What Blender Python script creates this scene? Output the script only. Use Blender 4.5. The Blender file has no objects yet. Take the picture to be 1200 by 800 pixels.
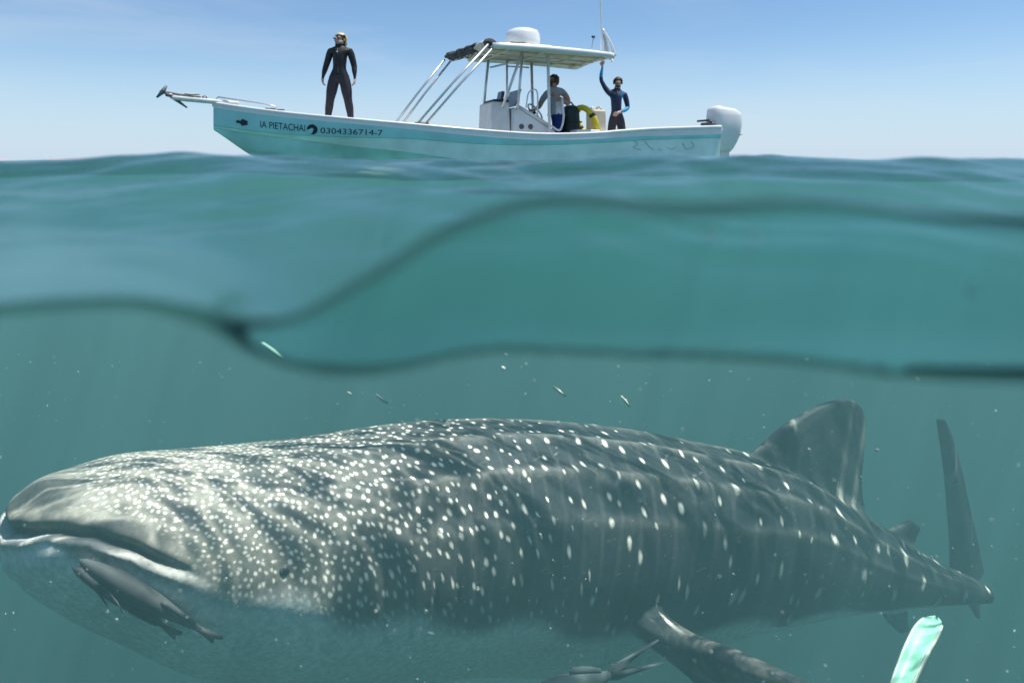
import bpy, bmesh, math, random
import numpy as np
from mathutils import Vector, Matrix, noise

S = bpy.context.scene
COL = S.collection
R = math.radians
random.seed(7)
RNG = np.random.default_rng(11)

# ------------------------------------------------------------------ camera, sky, sun, exposure
CAM = Vector((0.0, 0.0, 0.04))          # a hand's breadth above the mean sea level (z = 0)
FPX = 800.0                             # focal length in pixels of a 1200 px wide frame
HORIZON = 189.0                         # image row of the horizon
cd = bpy.data.cameras.new("camera")
cd.sensor_width = 36.0
cd.lens = 24.0
cd.shift_y = -(400.0 - HORIZON) / 1200.0
cd.clip_start = 0.01
cd.clip_end = 60000.0
cd.dof.use_dof = True
cd.dof.focus_distance = 4.5
cd.dof.aperture_fstop = 3.2
cam = bpy.data.objects.new("camera", cd)
cam.location = CAM
cam.rotation_euler = (R(90), 0, 0)
COL.objects.link(cam)
S.camera = cam

SUN_TO = Vector((0.30, 0.0, 0.954)).normalized()     # direction towards the sun
SUN_EL = math.asin(SUN_TO.z)
SUN_AZ = math.atan2(SUN_TO.x, SUN_TO.y)
world = bpy.data.worlds.new("World")
S.world = world
world.use_nodes = True
wn, wl = world.node_tree.nodes, world.node_tree.links
wn.clear()
wo = wn.new("ShaderNodeOutputWorld")
bg = wn.new("ShaderNodeBackground")
sky = wn.new("ShaderNodeTexSky")
sky.sky_type = 'NISHITA'
sky.sun_disc = False
sky.sun_elevation = SUN_EL
sky.sun_rotation = SUN_AZ
sky.altitude = 0.0
sky.air_density = 1.0
sky.dust_density = 0.3
sky.ozone_density = 3.0
bg.inputs[1].default_value = 0.124
# low sea haze: the sky pales to a bluish white near the horizon
tcw = wn.new("ShaderNodeTexCoord")
sep = wn.new("ShaderNodeSeparateXYZ")
wl.new(tcw.outputs["Generated"], sep.inputs[0])
hz = wn.new("ShaderNodeMapRange"); hz.interpolation_type = 'SMOOTHSTEP'
hz.inputs[1].default_value = -0.02; hz.inputs[2].default_value = 0.19; hz.inputs[3].default_value = 0.82; hz.inputs[4].default_value = 0.0
wl.new(sep.outputs["Z"], hz.inputs[0])
tnt = wn.new("ShaderNodeVectorMath"); tnt.operation = 'MULTIPLY'; tnt.inputs[1].default_value = (0.90, 1.02, 1.10)
wl.new(sky.outputs[0], tnt.inputs[0])
mxw = wn.new("ShaderNodeMix"); mxw.data_type = 'RGBA'
mxw.inputs[7].default_value = (4.7, 5.9, 7.4, 1)
wl.new(hz.outputs[0], mxw.inputs[0]); wl.new(tnt.outputs[0], mxw.inputs[6])
# thin high cloud, thicker low in the west
cn = wn.new("ShaderNodeTexNoise"); cn.inputs["Scale"].default_value = 2.2; cn.inputs["Detail"].default_value = 7.0; cn.inputs["Roughness"].default_value = 0.55; cn.inputs["Distortion"].default_value = 0.4
cm = wn.new("ShaderNodeMapping"); cm.inputs["Scale"].default_value = (1.0, 1.0, 5.5); cm.inputs["Location"].default_value = (3.1, 0.4, 0.2)
wl.new(tcw.outputs["Generated"], cm.inputs[0]); wl.new(cm.outputs[0], cn.inputs["Vector"])
cr = wn.new("ShaderNodeMapRange"); cr.interpolation_type = 'SMOOTHSTEP'
cr.inputs[1].default_value = 0.44; cr.inputs[2].default_value = 0.78; cr.inputs[3].default_value = 0.0; cr.inputs[4].default_value = 0.30
wl.new(cn.outputs["Fac"], cr.inputs[0])
mxc = wn.new("ShaderNodeMix"); mxc.data_type = 'RGBA'; mxc.inputs[7].default_value = (5.6, 6.2, 6.9, 1)
wl.new(cr.outputs[0], mxc.inputs[0]); wl.new(mxw.outputs[2], mxc.inputs[6])
wl.new(mxc.outputs[2], bg.inputs[0])
wl.new(bg.outputs[0], wo.inputs[0])

sd = bpy.data.lights.new("sun", 'SUN')
sd.energy = 5.0
sd.angle = R(0.53)
sd.color = (1.0, 0.965, 0.90)
sun = bpy.data.objects.new("sun", sd)
sun.rotation_euler = SUN_TO.to_track_quat('Z', 'Y').to_euler()
sun.location = (0, 0, 30)
COL.objects.link(sun)

S.render.engine = 'CYCLES'
S.view_settings.view_transform = 'Standard'
S.view_settings.look = 'None'
S.view_settings.exposure = 0.0
S.view_settings.gamma = 1.0
cy = S.cycles
cy.max_bounces = 26
cy.diffuse_bounces = 3
cy.glossy_bounces = 20
cy.transmission_bounces = 4
cy.volume_bounces = 3
cy.transparent_max_bounces = 32
cy.sample_clamp_indirect = 6.0
cy.caustics_reflective = False
cy.caustics_refractive = False
cy.use_adaptive_sampling = True
cy.adaptive_threshold = 0.015
cy.use_denoising = True
try:
    cy.denoiser = 'OPENIMAGEDENOISE'
except Exception:
    pass

# ------------------------------------------------------------------ helpers
def px(u, v, y):
    """world point at depth y (metres in front of the lens) that was measured at (u, v)"""
    return Vector((CAM.x + (u - 600.0) / FPX * y, y, CAM.z - (v - HORIZON) / FPX * y))

def tag(o, label=None, cat=None, group=None, kind=None):
    if label: o["label"] = label
    if cat: o["category"] = cat
    if group: o["group"] = group
    if kind: o["kind"] = kind
    return o

def empty(name, loc=(0, 0, 0), rz=0.0, parent=None):
    o = bpy.data.objects.new(name, None)
    o.location = loc
    o.rotation_euler = (0, 0, rz)
    o.empty_display_size = 0.1
    COL.objects.link(o)
    if parent: o.parent = parent
    return o

def link_mesh(name, me, mats=None, parent=None, smooth=True):
    if mats is not None:
        for m in (mats if isinstance(mats, (list, tuple)) else [mats]):
            me.materials.append(m)
    if smooth and len(me.polygons):
        me.polygons.foreach_set("use_smooth", np.ones(len(me.polygons), dtype=bool))
    me.update()
    o = bpy.data.objects.new(name, me)
    COL.objects.link(o)
    if parent: o.parent = parent
    return o

def grid_mesh(name, V, F):
    """fast mesh from numpy verts (n,3) and quads (m,4)"""
    me = bpy.data.meshes.new(name)
    V = np.ascontiguousarray(V, dtype=np.float32)
    F = np.ascontiguousarray(F, dtype=np.int32)
    me.vertices.add(len(V))
    me.vertices.foreach_set("co", V.ravel())
    me.loops.add(F.size)
    me.loops.foreach_set("vertex_index", F.ravel())
    me.polygons.add(len(F))
    me.polygons.foreach_set("loop_start", np.arange(0, F.size, F.shape[1], dtype=np.int32))
    me.polygons.foreach_set("loop_total", np.full(len(F), F.shape[1], dtype=np.int32))
    me.update(calc_edges=True)
    return me

def mat(name):
    m = bpy.data.materials.new(name)
    m.use_nodes = True
    m.node_tree.nodes.clear()
    return m, m.node_tree.nodes, m.node_tree.links

def pbr(name, col, rough=0.5, spec=0.5, metal=0.0, var=0.12, vscale=9.0, bump=0.0, bscale=60.0, coat=0.0):
    """procedural painted / moulded surface: colour mottling, roughness wear and fine relief"""
    m, n, l = mat(name)
    out = n.new("ShaderNodeOutputMaterial")
    b = n.new("ShaderNodeBsdfPrincipled")
    l.new(b.outputs[0], out.inputs[0])
    tc = n.new("ShaderNodeTexCoord")
    nz = n.new("ShaderNodeTexNoise")
    nz.inputs["Scale"].default_value = vscale
    nz.inputs["Detail"].default_value = 5.0
    l.new(tc.outputs["Object"], nz.inputs["Vector"])
    rp = n.new("ShaderNodeValToRGB")
    c = np.array(col)
    rp.color_ramp.elements[0].position = 0.3
    rp.color_ramp.elements[1].position = 0.7
    rp.color_ramp.elements[0].color = (*np.clip(c * (1 - var), 0, 1), 1)
    rp.color_ramp.elements[1].color = (*np.clip(c * (1 + var * 0.5), 0, 1), 1)
    l.new(nz.outputs["Fac"], rp.inputs[0])
    l.new(rp.outputs[0], b.inputs["Base Color"])
    mr = n.new("ShaderNodeMapRange")
    mr.inputs[3].default_value = max(0.02, rough - 0.1)
    mr.inputs[4].default_value = min(1.0, rough + 0.12)
    l.new(nz.outputs["Fac"], mr.inputs[0])
    l.new(mr.outputs[0], b.inputs["Roughness"])
    b.inputs["Specular IOR Level"].default_value = spec
    b.inputs["Metallic"].default_value = metal
    if coat:
        b.inputs["Coat Weight"].default_value = coat
        b.inputs["Coat Roughness"].default_value = 0.12
    if bump:
        n2 = n.new("ShaderNodeTexNoise")
        n2.inputs["Scale"].default_value = bscale
        n2.inputs["Detail"].default_value = 4.0
        l.new(tc.outputs["Object"], n2.inputs["Vector"])
        bp = n.new("ShaderNodeBump")
        bp.inputs["Strength"].default_value = bump
        bp.inputs["Distance"].default_value = 0.01
        l.new(n2.outputs["Fac"], bp.inputs["Height"])
        l.new(bp.outputs[0], b.inputs["Normal"])
    return m

def smoothstep(a, b, x):
    t = np.clip((x - a) / (b - a), 0, 1)
    return t * t * (3 - 2 * t)

def cubic(xs, ys, x):
    """smooth (Catmull-Rom, non-uniform) interpolation, clamped at the ends; ys may be (n,) or (n,k)"""
    xs = np.asarray(xs, float); ys = np.asarray(ys, float); x = np.clip(np.asarray(x, float), xs[0], xs[-1])
    i = np.clip(np.searchsorted(xs, x, side='right') - 1, 0, len(xs) - 2)
    h = np.diff(xs)
    d = (np.diff(ys, axis=0).T / h).T
    m = np.empty_like(ys)
    m[0], m[-1] = d[0], d[-1]
    for k in range(1, len(xs) - 1):
        m[k] = (d[k - 1] * h[k] + d[k] * h[k - 1]) / (h[k] + h[k - 1])
    t = (x - xs[i]) / h[i]
    hh = h[i]
    if ys.ndim == 2:
        t = t[..., None]; hh = hh[..., None]
    return ((2 * t**3 - 3 * t**2 + 1) * ys[i] + (t**3 - 2 * t**2 + t) * hh * m[i]
            + (-2 * t**3 + 3 * t**2) * ys[i + 1] + (t**3 - t**2) * hh * m[i + 1])

# ------------------------------------------------------------------ the sea: surface sheet and the water body under it
Y0 = 0.25                                   # where the water meets the flat port in front of the lens
# height of the sea relative to the lens along six crests and troughs of the nearest wave, at bearings x / y
B = (np.array([-260, 0, 80, 160, 230, 300, 345, 390, 450, 520, 580, 640, 700, 760, 820, 900, 980, 1040, 1100, 1150, 1200, 1460]) - 600) / FPX
def slope(v):
    return -(np.array(v, float) - HORIZON) / FPX
LINE = slope([350, 355, 349, 348, 358, 372, 368, 344, 308, 266, 242, 229, 230, 236, 238, 234, 237, 244, 250, 252, 254, 256])
B2 = (np.array([-260, 0, 80, 160, 230, 300, 350, 400, 460, 540, 600, 660, 750, 850, 950, 1050, 1200, 1460]) - 600) / FPX
TROUGH = slope([332, 337, 332, 332, 348, 377, 396, 408, 412, 400, 398, 403, 406, 404, 402, 406, 412, 416])
BM_ = (np.array([-260, 0, 150, 300, 420, 480, 560, 650, 750, 850, 950, 1050, 1200, 1460]) - 600) / FPX
MID = slope([252, 262, 268, 276, 272, 268, 262, 258, 264, 272, 268, 262, 266, 270])
B3 = (np.array([-260, 0, 60, 100, 150, 200, 250, 320, 420, 520, 640, 700, 760, 820, 880, 960, 1040, 1100, 1160, 1210, 1460]) - 600) / FPX
CREST = slope([199, 199, 198, 196, 192, 188, 186, 185, 188, 193, 197, 193, 187, 185, 185, 188, 191, 190, 191, 194, 196])
YT = 0.322                                  # foot of the water that is piled up against the port
YN = np.array([YT, 0.56, 1.00, 1.7, 2.8])
B4 = (np.array([-260, 60, 240, 400, 560, 700, 850, 980, 1120, 1460]) - 600) / FPX
BACK = np.array([-.030, -.036, -.020, -.034, -.046, -.030, -.022, -.036, -.044, -.030])

def swell(x, y):
    z = np.zeros_like(x)
    for (A, L, a, p) in ((.030, 7.3, 70, .4), (.020, 4.1, 110, 2.1), (.014, 2.3, 55, 4.0), (.009, 1.35, 95, 1.2),
                         (.006, .83, 130, 5.0), (.004, .49, 40, .3), (.0025, .31, 80, 2.7)):
        k = 2 * math.pi / L
        z += A * np.sin(k * (x * math.cos(R(a)) + y * math.sin(R(a))) + p + 0.7 * np.sin(0.37 * k * (y * 0.6 - x) + p))
    far = np.exp(-np.maximum(np.hypot(x, y) - 30, 0) / 150.0)
    return z * far

_t = np.linspace(0, 1, 400)
_d = smoothstep(0, .46, _t) * (1 - smoothstep(.985, 1.0, _t))
_f = np.concatenate([[0], np.cumsum(.5 * (_d[1:] + _d[:-1]))]); _f /= _f[-1]
def drop_profile(t):
    return np.interp(t, _t, _f)

def sea_height(x, y):
    """height of the sea (world z, mean 0)"""
    yy = np.maximum(y, Y0)
    b = np.clip(x / yy, B[0], B[-1])
    lin = cubic(B, LINE, b) * Y0
    n0 = cubic(B2, TROUGH, b) * YN[0]
    n1 = cubic(BM_, MID, b) * YN[1]
    n2 = cubic(B3, CREST, b) * YN[2]
    n3 = cubic(B4, BACK, b)
    n4 = np.full_like(n0, -0.040)
    nodes = np.stack([n0, n1, n2, n3, n4], 0)
    t = np.clip(np.searchsorted(YN, yy, side='right') - 1, 0, len(YN) - 2)
    d = (nodes[1:] - nodes[:-1]) / np.diff(YN)[:, None]
    m = np.empty_like(nodes)
    m[0] = 0; m[-1] = 0
    dh = np.diff(YN)
    for k in range(1, len(YN) - 1):
        m[k] = (d[k - 1] * dh[k] + d[k] * dh[k - 1]) / (dh[k] + dh[k - 1])
    m[2] = 0.0 * m[2]
    idx = np.arange(nodes.shape[1])
    hh = dh[t]
    tt = np.clip((yy - YN[t]) / hh, 0, 1)
    zn = ((2 * tt**3 - 3 * tt**2 + 1) * nodes[t, idx] + (tt**3 - 2 * tt**2 + tt) * hh * m[t, idx]
          + (-2 * tt**3 + 3 * tt**2) * nodes[t + 1, idx] + (tt**3 - tt**2) * hh * m[t + 1, idx])
    wd_ = np.clip((lin - n0) * (0.72 - 0.37 * smoothstep(0.20, 0.60, b)), 0.012, YT - Y0)
    st_ = np.clip((yy - Y0) / wd_, 0, 1)
    zn = np.where(yy < YT, lin + (n0 - lin) * drop_profile(st_), zn) + CAM.z
    sw = swell(x, y)
    far = smoothstep(1.4, 2.8, yy)
    side = smoothstep(0.95, 1.6, np.abs(x / yy))
    w = np.maximum(far, side)
    near_r = swell(x * 1.0, y) * 0.10 * smoothstep(0.4, 1.2, yy)
    for (A, L, a, p) in ((.0042, .46, 62, 1.0), (.0030, .29, 118, 2.2), (.0021, .19, 78, 0.5), (.0014, .12, 100, 3.3), (.0009, .083, 60, 5.1)):
        k = 2 * math.pi / L
        near_r += 1.35 * A * np.sin(k * (x * math.cos(R(a)) + y * math.sin(R(a))) + p + 1.1 * np.sin(0.31 * k * (y * .5 - x) + p) + .6 * np.sin(.17 * k * (x + y) + 2 * p)) * smoothstep(.32, .8, yy)
    z = (zn + near_r) * (1 - w) + sw * w
    # inside the boat's hull the water is kept below the deck
    bx = -(x + 0.9) * math.cos(R(20)) - (y - 12.6) * math.sin(R(20)); by = (x + 0.9) * math.sin(R(20)) - (y - 12.6) * math.cos(R(20))
    hull_calm = smoothstep(-5.1, -4.8, bx) * (1 - smoothstep(1.5, 2.3, bx)) * (1 - smoothstep(.55, .82, np.abs(by)))
    z = z * (1 - hull_calm) - 0.16 * hull_calm
    # behind the port the sheet settles to the open swell
    back = smoothstep(0.0, 1.0, (Y0 - y) / 0.9)
    z = z * (1 - back) + sw * back
    return z

NX, NB = 0.90, -0.80                        # the dry notch that holds the lens: |x| < NX, NB < y < Y0
def axis(dense_to, step, grow, end):
    a = [dense_to]
    s = step
    while a[-1] < end:
        s *= grow
        a.append(a[-1] + s)
    return np.array(a)

xs_d = np.arange(0.0, 0.30001, 0.004)
xs_p = np.concatenate([xs_d, axis(0.30, 0.004, 1.035, 5000.0)[1:]])
i_n = int(np.argmin(np.abs(xs_p - NX)))
xs_p[i_n] = NX
XS = np.concatenate([-xs_p[:0:-1], xs_p])
ys_f = np.concatenate([Y0 + np.linspace(0, YT - Y0, 34), axis(YT + .003, 0.004, 1.022, 12000.0)])
ys_b = np.concatenate([[Y0 - .05, Y0 - .12, Y0 - .22, Y0 - .35, Y0 - .5, Y0 - .7, Y0 - .9], -axis(0.80, 0.10, 1.10, 5000.0)])
ys_b = np.array(sorted(set(np.round(ys_b, 5))))
j_back = int(np.argmin(np.abs(ys_b - NB))); ys_b[j_back] = NB
YS = np.concatenate([ys_b, ys_f])
nx, ny = len(XS), len(YS)
GX, GY = np.meshgrid(XS, YS, indexing='xy')
GZ = sea_height(GX.ravel(), GY.ravel())
ix = np.arange(nx - 1); iy = np.arange(ny - 1)
IX, IY = np.meshgrid(ix, iy, indexing='xy')
IX = IX.ravel(); IY = IY.ravel()
cxm = 0.5 * (XS[IX] + XS[IX + 1]); cym = 0.5 * (YS[IY] + YS[IY + 1])
notch = (np.abs(cxm) < NX) & (cym > NB) & (cym < Y0)
a = IY * nx + IX
quads = np.stack([a, a + 1, a + nx + 1, a + nx], 1)
SURF_Q = quads[~notch]

# -- materials of the sea
def sea_surface_material():
    m, n, l = mat("sea_surface")
    out = n.new("ShaderNodeOutputMaterial")
    tr = n.new("ShaderNodeBsdfTransparent")
    gl = n.new("ShaderNodeBsdfGlossy")
    gl.inputs["Roughness"].default_value = 0.17
    gl.inputs["Color"].default_value = (0.72, 0.86, 0.84, 1)
    mx = n.new("ShaderNodeMixShader")
    fr = n.new("ShaderNodeFresnel")
    fr.inputs["IOR"].default_value = 1.333
    geo = n.new("ShaderNodeNewGeometry")
    # ripples
    mp = n.new("ShaderNodeMapping"); mp.inputs["Scale"].default_value = (1.0, 1.6, 1.0)
    l.new(geo.outputs["Position"], mp.inputs[0])
    n1 = n.new("ShaderNodeTexNoise"); n1.inputs["Scale"].default_value = 4.2; n1.inputs["Detail"].default_value = 4.0; n1.inputs["Roughness"].default_value = 0.55
    n1.inputs["Distortion"].default_value = 0.4
    l.new(mp.outputs[0], n1.inputs["Vector"])
    bp = n.new("ShaderNodeBump"); bp.inputs["Strength"].default_value = 0.22; bp.inputs["Distance"].default_value = 0.05
    sepp = n.new("ShaderNodeSeparateXYZ"); l.new(geo.outputs["Position"], sepp.inputs[0])
    calm = n.new("ShaderNodeMapRange"); calm.interpolation_type = 'SMOOTHSTEP'
    calm.inputs[1].default_value = 0.33; calm.inputs[2].default_value = 0.8; calm.inputs[3].default_value = 0.0; calm.inputs[4].default_value = 0.24
    l.new(sepp.outputs["Y"], calm.inputs[0]); l.new(calm.outputs[0], bp.inputs["Strength"])
    l.new(n1.outputs["Fac"], bp.inputs["Height"])
    l.new(bp.outputs[0], fr.inputs["Normal"]); l.new(bp.outputs[0], gl.inputs["Normal"])
    # net of bright lines painted into the transmitted colour, standing in for light gathered by ripples
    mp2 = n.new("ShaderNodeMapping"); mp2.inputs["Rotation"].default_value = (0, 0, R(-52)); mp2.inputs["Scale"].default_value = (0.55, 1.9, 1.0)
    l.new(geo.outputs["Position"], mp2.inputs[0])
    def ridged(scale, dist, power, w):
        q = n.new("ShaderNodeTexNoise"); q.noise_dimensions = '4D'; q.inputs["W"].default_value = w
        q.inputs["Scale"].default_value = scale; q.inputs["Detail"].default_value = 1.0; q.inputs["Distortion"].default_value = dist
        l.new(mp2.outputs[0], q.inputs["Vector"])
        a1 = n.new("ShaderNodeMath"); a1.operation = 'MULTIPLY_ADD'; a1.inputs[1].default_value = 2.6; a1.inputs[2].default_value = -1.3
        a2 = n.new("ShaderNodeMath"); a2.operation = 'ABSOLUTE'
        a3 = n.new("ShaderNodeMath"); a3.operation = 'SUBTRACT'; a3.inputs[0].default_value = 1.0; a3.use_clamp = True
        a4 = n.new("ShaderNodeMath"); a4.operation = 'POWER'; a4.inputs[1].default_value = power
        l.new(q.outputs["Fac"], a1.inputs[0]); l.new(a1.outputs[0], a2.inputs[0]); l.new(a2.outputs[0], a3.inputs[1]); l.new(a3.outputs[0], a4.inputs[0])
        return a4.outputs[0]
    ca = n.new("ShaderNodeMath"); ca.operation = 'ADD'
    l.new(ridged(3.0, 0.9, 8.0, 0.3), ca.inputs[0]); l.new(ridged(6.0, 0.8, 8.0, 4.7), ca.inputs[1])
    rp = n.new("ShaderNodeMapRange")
    rp.inputs[1].default_value = 0.0; rp.inputs[2].default_value = 1.0; rp.inputs[3].default_value = 0.05; rp.inputs[4].default_value = 5.0  # gain above unity: water below gets more light than the sun sends
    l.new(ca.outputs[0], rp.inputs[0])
    # the painted net acts only on steep rays; shallow views get an even green tint
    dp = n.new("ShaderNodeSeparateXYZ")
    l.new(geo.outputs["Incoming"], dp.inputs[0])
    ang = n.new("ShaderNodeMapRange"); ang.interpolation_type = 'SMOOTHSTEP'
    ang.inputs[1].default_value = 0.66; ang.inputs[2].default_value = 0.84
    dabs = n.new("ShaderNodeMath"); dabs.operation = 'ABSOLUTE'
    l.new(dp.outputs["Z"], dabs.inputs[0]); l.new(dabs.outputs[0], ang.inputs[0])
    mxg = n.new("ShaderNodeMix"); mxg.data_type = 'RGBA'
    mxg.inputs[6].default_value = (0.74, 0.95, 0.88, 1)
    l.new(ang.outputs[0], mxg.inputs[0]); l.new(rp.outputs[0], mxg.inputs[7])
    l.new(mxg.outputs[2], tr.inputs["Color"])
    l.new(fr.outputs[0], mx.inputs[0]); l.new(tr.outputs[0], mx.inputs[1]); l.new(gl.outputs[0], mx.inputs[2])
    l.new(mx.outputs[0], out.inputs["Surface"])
    return m

def seawater_material():
    m, n, l = mat("seawater_body")
    out = n.new("ShaderNodeOutputMaterial")
    sc = n.new("ShaderNodeVolumeScatter")
    sc.inputs["Color"].default_value = (0.0465, 0.104, 0.114, 1)
    sc.inputs["Density"].default_value = 0.27
    sc.inputs["Anisotropy"].default_value = 0.0
    ab = n.new("ShaderNodeVolumeAbsorption")
    ab.inputs["Color"].default_value = (0.38, 0.525, 0.505, 1)
    ab.inputs["Density"].default_value = 0.235
    ad = n.new("ShaderNodeAddShader")
    l.new(sc.outputs[0], ad.inputs[0]); l.new(ab.outputs[0], ad.inputs[1])
    l.new(ad.outputs[0], out.inputs["Volume"])
    return m

# surface sheet
V = np.stack([GX.ravel(), GY.ravel(), GZ], 1)
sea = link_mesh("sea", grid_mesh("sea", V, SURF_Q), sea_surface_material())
tag(sea, "rippled blue green sea surface with one low wave close to the lens", kind="structure")

# water body: the same top 3 mm lower, notch walls and floor, outer walls, bed
DEPTH, NF = -14.0, -0.42
def water_body():
    Vt = V.copy(); Vt[:, 2] -= 0.003
    verts = [Vt]; faces = [SURF_Q]
    base = len(Vt)
    def ring(idx, z, flip):
        nonlocal base
        lo = Vt[idx].copy(); lo[:, 2] = z
        verts.append(lo)
        k = len(idx)
        low = np.arange(base, base + k); base += k
        i0 = np.asarray(idx); i1 = np.roll(i0, -1); l0 = low; l1 = np.roll(low, -1)
        q = np.stack([i0, l0, l1, i1], 1)
        if flip: q = q[:, ::-1]
        faces.append(q)
        return low
    g = lambda i, j: j * nx + i
    # outer boundary, counter-clockwise from above
    o = [g(i, 0) for i in range(nx - 1)] + [g(nx - 1, j) for j in range(ny - 1)] + [g(i, ny - 1) for i in range(nx - 1, 0, -1)] + [g(0, j) for j in range(ny - 1, 0, -1)]
    low_o = ring(np.array(o), DEPTH, False)
    ia = int(np.argmin(np.abs(XS + NX))); ib = int(np.argmin(np.abs(XS - NX)))
    ja = int(np.argmin(np.abs(YS - NB))); jb = int(np.argmin(np.abs(YS - Y0)))
    h = [g(i, ja) for i in range(ia, ib)] + [g(ib, j) for j in range(ja, jb)] + [g(i, jb) for i in range(ib, ia, -1)] + [g(ia, j) for j in range(jb, ja, -1)]
    low_h = ring(np.array(h), NF, True)
    me = bpy.data.meshes.new("seawater")
    bm = bmesh.new()
    VV = np.concatenate(verts); FF = np.concatenate(faces)
    me = grid_mesh("seawater", VV, FF)
    bm.from_mesh(me)
    bm.verts.ensure_lookup_table()
    f1 = bm.faces.new([bm.verts[i] for i in low_o[::-1]])
    f2 = bm.faces.new([bm.verts[i] for i in low_h])
    bmesh.ops.delete(bm, geom=[v for v in bm.verts if not v.link_faces], context='VERTS')
    bm.to_mesh(me); bm.free()
    return me
wb = link_mesh("seawater", water_body(), seawater_material(), smooth=False)
tag(wb, "murky blue green water filling the sea below the surface", kind="stuff")

# sandy sea bed far below, inside the water body
sb = pbr("bed_sand", (0.16, 0.14, 0.10), 0.9, 0.2, var=0.2, vscale=0.4)
me = grid_mesh("seabed", np.array([(-4900, -4900, -13.6), (4900, -4900, -13.6), (4900, 11900, -13.6), (-4900, 11900, -13.6)]), np.array([(0, 1, 2, 3)]))
tag(link_mesh("seabed", me, sb, smooth=False), "sandy sea bed lost in the murk below", kind="structure")

# ------------------------------------------------------------------ whale shark
# stations along the body: distance s, point on the dorsal ridge (u, v, depth), half width, height above / below the axis
ST = np.array([
    # s     u      v      Y     w     ht    hb   roll        (u, v, Y: point on the axis)
    [0.00, 28, 590.0, 2.34, 0.10, 0.08, 0.060, 13],
    [0.05, 41, 602.0, 2.36, 0.27, 0.13, 0.140, 13],
    [0.16, 68, 611.0, 2.41, 0.39, 0.18, 0.200, 13],
    [0.35, 112, 618.0, 2.48, 0.46, 0.24, 0.270, 13],
    [0.65, 185, 624.2, 2.60, 0.50, 0.29, 0.360, 13],
    [1.05, 270, 631.1, 2.74, 0.52, 0.35, 0.470, 13],
    [1.50, 366, 629.5, 2.90, 0.51, 0.40, 0.570, 13],
    [2.00, 466, 618.8, 3.06, 0.50, 0.43, 0.620, 12],
    [2.60, 578, 608.8, 3.27, 0.48, 0.44, 0.644, 14],
    [3.20, 692, 608.2, 3.50, 0.45, 0.44, 0.700, 12],
    [3.80, 799, 613.9, 3.75, 0.40, 0.42, 0.636, 10],
    [4.40, 905, 623.0, 3.98, 0.33, 0.36, 0.510, 9],
    [5.00, 1010, 662.0, 4.20, 0.23, 0.26, 0.252, 7],
    [5.50, 1085, 680.6, 4.40, 0.15, 0.14, 0.136, 6],
    [5.95, 1152, 695.0, 4.55, 0.08, 0.06, 0.050, 6],
])
NS = 420
ss_t = np.linspace(0, 1, NS) ** 1.25
s_fine = ST[0, 0] + ss_t * (ST[-1, 0] - ST[0, 0])
def lay_axis():
    global axisf, wf, htf, hbf, tan, lat, upv
    ctr = np.stack([(ST[:, 1] - 600) / FPX * ST[:, 3], ST[:, 3], CAM.z - (ST[:, 2] - HORIZON) / FPX * ST[:, 3]], 1)
    axisf = cubic(ST[:, 0], ctr, s_fine)
    wf = cubic(ST[:, 0], ST[:, 4], s_fine); htf = cubic(ST[:, 0], ST[:, 5], s_fine); hbf = cubic(ST[:, 0], ST[:, 6], s_fine)
    roll = np.radians(cubic(ST[:, 0], ST[:, 7], s_fine))
    tan = np.gradient(axisf, s_fine, axis=0); tan /= np.linalg.norm(tan, axis=1)[:, None]
    k = np.ones(61) / 61
    for c in range(3):
        tan[:, c] = np.convolve(np.pad(tan[:, c], 30, mode='edge'), k, 'valid')
    tan /= np.linalg.norm(tan, axis=1)[:, None]
    lat = np.cross(tan, np.array([0, 0, 1.0])); lat /= np.linalg.norm(lat, axis=1)[:, None]   # left flank, towards the lens
    upv = np.cross(lat, tan)
    c_, s_ = np.cos(roll)[:, None], np.sin(roll)[:, None]
    lat, upv = lat * c_ + upv * s_, upv * c_ - lat * s_                                      # rolled a little: left flank lifted
lay_axis()

def ridge_profile(th, s):
    """lengthwise keels on the back"""
    on = smoothstep(0.9, 2.0, s) * (1 - 0.5 * smoothstep(5.0, 5.9, s))
    r = 0.0
    for a, A, wd in ((90, .020, 5.0), (62, .020, 3.2), (118, .020, 3.2), (36, .018, 3.2), (144, .018, 3.2), (10, .012, 3.6), (170, .012, 3.6)):
        r = r + A * np.exp(-((th - a) / wd) ** 2)
    return r * on

NT = 220
th_deg = np.linspace(-180, 180, NT, endpoint=False)
th = np.radians(th_deg)
def shark_rings():
    P = np.zeros((NS, NT, 3))
    c, sn = np.cos(th), np.sin(th)
    for i in range(NS):
        s = s_fine[i]
        q = 0.80 + 0.15 * smoothstep(0.5, 2.5, s)
        q2 = q + 1.0 * (1 - smoothstep(3.0, 4.8, s))
        x = wf[i] * np.sign(c) * np.where(sn > 0, np.abs(c) ** q, np.abs(c) ** q2)
        z = np.where(sn > 0, htf[i] * np.abs(sn) ** 0.92, -hbf[i] * np.abs(sn) ** 0.95)
        rr = ridge_profile(th_deg, s)
        P[i] = axisf[i] + lat[i] * x[:, None] + upv[i] * z[:, None] + (lat[i] * c[:, None] + upv[i] * sn[:, None]) * rr[:, None] * 0.8
    return P

def closed_tube(P):
    ns, nt = P.shape[:2]
    Vv = P.reshape(-1, 3)
    i = np.arange(ns - 1)[:, None] * nt; j = np.arange(nt)[None, :]; j2 = (j + 1) % nt
    q = np.stack([i + j, i + j2, i + nt + j2, i + nt + j], -1).reshape(-1, 4)
    tris = []
    c0, c1 = P[0].mean(0), P[-1].mean(0)
    Vv = np.concatenate([Vv, [c0, c1]])
    n0 = len(Vv) - 2
    caps = [(n0, (k + 1) % nt, k) for k in range(nt)] + [(n0 + 1, (ns - 1) * nt + k, (ns - 1) * nt + (k + 1) % nt) for k in range(nt)]
    return Vv, q.tolist() + caps

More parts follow.
